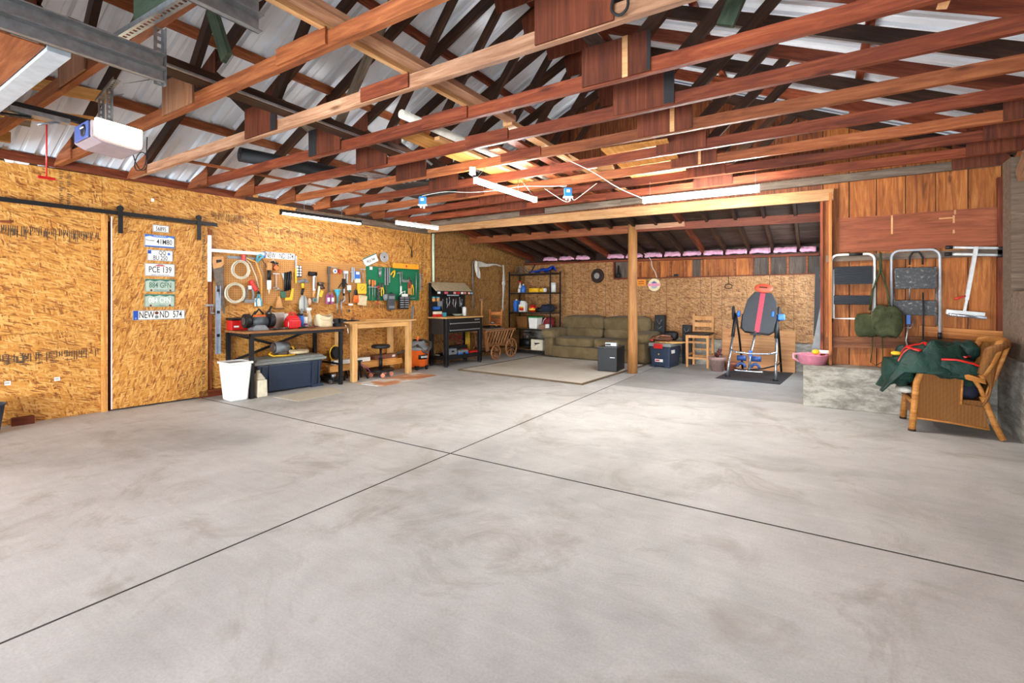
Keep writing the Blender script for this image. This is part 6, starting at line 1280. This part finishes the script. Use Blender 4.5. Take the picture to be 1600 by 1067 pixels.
# second step stool
t = thing('step_ladder', 'larger silver step stool with speckled grey treads on board wall', 'step stool', (.92,6.80,.86))
MB().tube([(x,0,z) for x,z in rounded_loop(-.21,.20,0,.925,.08)],.0135,10).build('front_frame', plain('grey_tube', (176,182,188), .35, .2), t)
MB().tube([(-.185,.03,.5),(-.185,.03,.1)],.010,8).tube([(.175,.03,.5),(.175,.03,.1)],.010,8).tube([(-.05,.03,.75),(-.05,.03,.3)],.008,8).build('rear_frame', m_chrome, t)
m_spk = N('speckled_grey'); f = m_spk.noise(m_spk.co, 34, 4, .7); g_ = m_spk.noise(m_spk.co, 6, 3); c_ = m_spk.mix(.5, m_spk.ramp(f, [(.5,srgb((62,64,66))),(.62,srgb((96,96,94))),(.74,srgb((210,206,190)))]), m_spk.ramp(g_, [(.35,(.5,.5,.5,1)),(.65,(1.1,1.1,1.1,1))]), 'MULTIPLY'); m_spk = m_spk.out(c_, .7)
MB().box(-.185,.175,-.03,.005,.50,.735).build('upper_tread', m_spk, t, bevel=.008); MB().box(-.195,.175,-.025,.005,.21,.375).build('lower_tread', m_spk, t, bevel=.008)
for x in (-.21,.20): MB().cyl((x,0,-.04),(x,0,.03),.019,n=10).build('foot_cap', m_black, t)
one(MB().tube([(-.05,0,-.14),(-.05,0,-.05),(-.02,0,.0),(.03,0,.0),(.06,0,-.06),(.06,0,-.14)],.009,7), 'rubber_loop', m_rubber, 'black rubber loop above the silver step stool', 'cord', (.92,6.82,1.765))
one(MB().tube([(0,0,0),(.004,0,-.30),(0,0,-.62)],.008,7), 'bungee', m_rubber, 'black cord hanging straight down through the silver stool', 'cord', (.975,6.76,1.32))
t = thing('leash', 'blue handled steel clip leash hanging under silver stool', 'leash', (.855,6.79,1.07)); MB().box(-.02,.02,-.012,.012,-.10,.02).build('blue_handle', m_blue, t, bevel=.005)
MB().tube([(.0,0,-.1),(-.01,0,-.2),(-.02,0,-.28),(0,0,-.36),(.01,0,-.42)],.007,6).tube([(-.03,0,-.13),(.02,0,-.14),(.05,0,-.05)],.006,6).build('steel_chain', m_silver, t); MB().cyl((.01,0,-.42),(.02,0,-.5),.014,.010,8).build('snap_hook', m_silver, t)
# roller stand
t = thing('roller_stand', 'white steel roller stand hung upside down on board wall', 'roller stand', (1.40,6.79,1.76))
m_wm = plain('stand_white', (206,208,206), .35, .2)
for dz, dx in ((.02,0),(-.05,-.006)):
    MB().tube([(-.18+dx,0,dz+.015),(.20+dx,0,dz-.015)],.014,8).build('foot_tube', m_wm, t)
    for x, zz in ((-.20,dz+.017),(.205,dz-.017)): MB().cyl((x+dx-.035,0,zz),(x+dx+.02,0,zz),.020,n=10).build('end_cap', m_black, t)
beam('column', (.0,-.018,.03),(-.075,-.018,-.52),.03,.038,m_wm,t); beam('inner_column', (-.07,-.018,-.50),(-.092,-.018,-.64),.02,.026,m_wm,t)
MB().tube([(-.085,-.03,-.48),(-.14,-.04,-.50),(-.17,-.04,-.515)],.010,6).build('red_lever', m_red, t)
o = MB().box(-.15,.15,-.03,.02,-.03,.02).build('roller_bracket', m_wm, t, loc=(-.085,-.01,-.655), rot=(0,.10,0), bevel=.004)
MB().cyl((-.225,-.045,-.675),(.07,-.045,-.705),.018,n=14).build('roller', m_chrome, t)
# army bag
m_olive = N('olive_canvas'); f = m_olive.noise(m_olive.offco(), 5, 5, .6, .6); m_olive.bump(m_olive.noise(m_olive.offco(), 12, 3, .6, 1.5), .5, .02); m_olive = m_olive.out(m_olive.ramp(f, [(.3,srgb((36,42,26))),(.7,srgb((76,80,54)))]), .85, 0, .1)
t = thing('army_bag', 'olive green canvas army bags hanging by a strap', 'bag', (.57,6.76,1.0))
cushion(MB(), (.09,-.04,.0), (.29,.20,.36), .72, wob=.05).build('round_pouch', m_olive, t); cushion(MB(), (-.09,-.02,-.05), (.22,.12,.26), .5, wob=.04).build('square_pouch', m_olive, t)
MB().grid(lambda u,v: (-.03+.14*u+.02*math.sin(6*v), -.12+.01*math.sin(9*u+5*v), .14-.22*v), 8, 8).build('flap', m_olive, t, solid=.01)
MB().tube([(-.06,0,.12),(-.03,0,.35),(.03,0,.55),(.04,0,.77)],.04,8,flat=.25).tube([(.12,0,.14),(.10,0,.35),(.05,0,.55),(.04,0,.77)],.04,8,flat=.25).build('strap', m_olive, t)
MB().tube([(-.03,0,-.1),(-.035,0,-.3),(-.05,0,-.47),(0,0,-.5),(.06,0,-.45),(.055,0,-.1)],.016,8,flat=.3).build('hanging_strap', m_olive, t); MB().tube([(-.05,-.06,.12),(-.04,-.07,.08),(-.08,-.07,.05)],.006,6).build('buckle', m_dsteel, t)
# wicker chair
m_rat = wood('rattan', (146,88,36), (184,122,58), (208,152,86), knots=False, vary=.03)
t = thing('wicker_chair', 'honey coloured wicker armchair facing left by concrete step', 'armchair', (0,0,0))
for y in (5.87,6.42):
    s_ = (1 if y < 6 else -1)
    MB().tube([(.765,y,0),(.785,y,.25),(.80,y,.46),(.83,y,.555),(.90,y,.60),(.99,y,.605),(1.06,y,.585),(1.12,y,.54)],.028,10).build('arm_frame', m_rat, t)
    MB().tube([(1.385,y-.01*s_,.01),(1.33,y,.15),(1.272,y,.33),(1.255,y,.38)],.025,10).build('rear_leg', m_rat, t)
    MB().tube([(1.262,y,.30),(1.30,y,.45),(1.365,y,.66),(1.42,y,.85)],.018,10).build('back_stay', m_rat, t)
    MB().tube([(1.275,y,.34),(1.24,y,.45),(1.19,y,.545)],.018,10).build('front_stay', m_rat, t)
    MB().prism([(.80,.13),(1.30,.10),(1.26,.285),(1.11,.30),(1.12,.53),(1.05,.575),(.90,.59),(.845,.54),(.815,.40)],'y',y-.006,y+.006).build('side_panel', m_wick, t)
    MB().tube([(.80,y-.008*s_,.13),(1.05,y-.008*s_,.115),(1.30,y-.008*s_,.09)],.010,6).tube([(1.11,y-.008*s_,.29),(1.12,y-.008*s_,.53)],.010,6).build('edge_cane', m_rat, t)
    MB().cyl((.765,y,-.0),(.766,y,.02),.030,n=10).build('foot_cap', m_dark, t)
    MB().tube([(.785,y-.0,.30+.006*math.sin(a)) for a in (0,1)],.031,10).build('binding', m_rat, t)
MB().box(.79,1.26,5.88,6.41,.29,.335).build('seat', m_wick, t, bevel=.01); MB().box(.785,.80,5.9,6.4,.13,.32).build('front_apron', m_wick, t)
MB().tube([(.765,5.87,.28),(.765,6.42,.28)],.02,8).build('front_rail', m_rat, t)
def backf(u, v):      # wing back, wraps round on both sides
    a = (u-.5)*2; y = 6.145+.31*math.sin(a*1.45)/math.sin(1.45)*(1+.04*v); wrap = (abs(a)**3)*.20
    top = .87-.02*abs(a)-.27*max(0,abs(a)-.72)/.28
    z = .30+(top-.30)*v; x = 1.25+.19*v-wrap*v*v
    return (x, y, z)
MB().grid(backf, 28, 12).build('back_panel', m_wick, t, solid=.014)
MB().tube([(lambda p: (p[0], p[1], p[2]))(backf(i/28, 1)) for i in range(29)], .034, 10).build('back_roll', m_rat, t)
MB().tube([backf(0,1), (1.17,5.83,.72) if 0 else (backf(0,.8)[0]-.01, backf(0,.8)[1], backf(0,.8)[2]), (1.12,5.865,.555)], .03, 10).build('wing_roll', m_rat, t)
MB().tube([backf(0,1), (1.30,5.84,.79),(1.42,5.86,.86)], [.034,.045,.03], 10).build('top_wing', m_wick, t)
# jackets
m_jg = N('jacket_green'); f = m_jg.noise(m_jg.offco(), 4, 4, .6, .5); m_jg.bump(m_jg.noise(m_jg.offco(), 8, 4, .6, 1.5), .6, .03); m_jg = m_jg.out(m_jg.ramp(f, [(.3,srgb((12,34,28))),(.7,srgb((27,62,52)))]), .55, 0, .3)
t = thing('green_jacket', 'crumpled dark green jackets with red stripes on the wicker chair', 'jacket', (.95,6.13,.62))
rj = random.Random(3); ph = [rj.uniform(0,6) for _ in range(8)]
def jf(u, v):
    x = -.40+.72*u; y = -.30+.56*v
    edge = min(1, 5*min(u, 1-u, v, 1-v)+.02)
    h = .05+.10*math.exp(-((u-.55)/.3)**2)+.08*u
    h += .03*abs(math.sin(9*u+5*v+ph[0]))+.022*abs(math.sin(14*u-11*v+ph[6]))-.02+.012*math.sin(12*u+7*v+ph[0])+.02*math.sin(17*v-9*u+ph[1])+.014*math.sin(29*u+12*v+ph[2])+.012*math.sin(23*v+21*u+ph[3])
    drop = -.20*max(0, .24-u)/.24
    return (x+.02*math.sin(9*v+ph[4]), y+.025*math.sin(8*u+ph[5]), h*edge-.05*(1-edge)+drop-.02)
MB().grid(jf, 60, 44).build('body', m_jg, t, solid=.012)
cushion(MB(), (.10,.0,-.13), (.50,.44,.26), .7, wob=.03).build('lower_bundle', m_jg, t); cushion(MB(), (-.26,-.0,-.08), (.26,.44,.28), .7, wob=.06).build('sleeve_end', m_jg, t)
cushion(MB(), (.12,-.22,-.02), (.38,.16,.20), .75, wob=.06).build('fold', m_jg, t)
cushion(MB(), (.25,.05,.14), (.20,.28,.18), .75, wob=.07).build('collar_fold', m_jg, t)
def stripe(u0, v0, u1, v1, bow=.05, n=14, r=.02):
    pts = []
    for i in range(n+1):
        a = i/n; u = u0+(u1-u0)*a; v = v0+(v1-v0)*a+bow*math.sin(pi*a); p = jf(u, v); pts.append((p[0], p[1], p[2]+.012))
    MB().tube(pts, r, 6, flat=.5).build('red_stripe', m_red, t)
stripe(.16,.22,.42,.16); stripe(.34,.75,.48,.3); stripe(.16,.5,.34,.35); stripe(.85,.2,.97,.6)
MB().tube([(.02,-.305,.075),(.12,-.325,.08),(.24,-.31,.05),(.30,-.28,.015)],.017,7,flat=.6).build('red_stripe', m_red, t)
cushion(MB(), (-.28,-.05,.09), (.08,.06,.04), .8).build('yellow_badge', m_yel, t)
one(cushion(MB(), (0,0,0), (.34,.20,.18), .8, wob=.05), 'navy_trousers', plain('navy_cloth2', (20,24,46), .8), 'navy blue cloth bundle on the seat under green jackets', 'clothes', (1.09,6.0,.41))
one(cushion(MB(), (0,0,0), (.14,.24,.07), .8, wob=.05), 'white_cloth', m_cloth, 'white cloth end poking from under the jackets', 'clothes', (.74,6.1,.36))
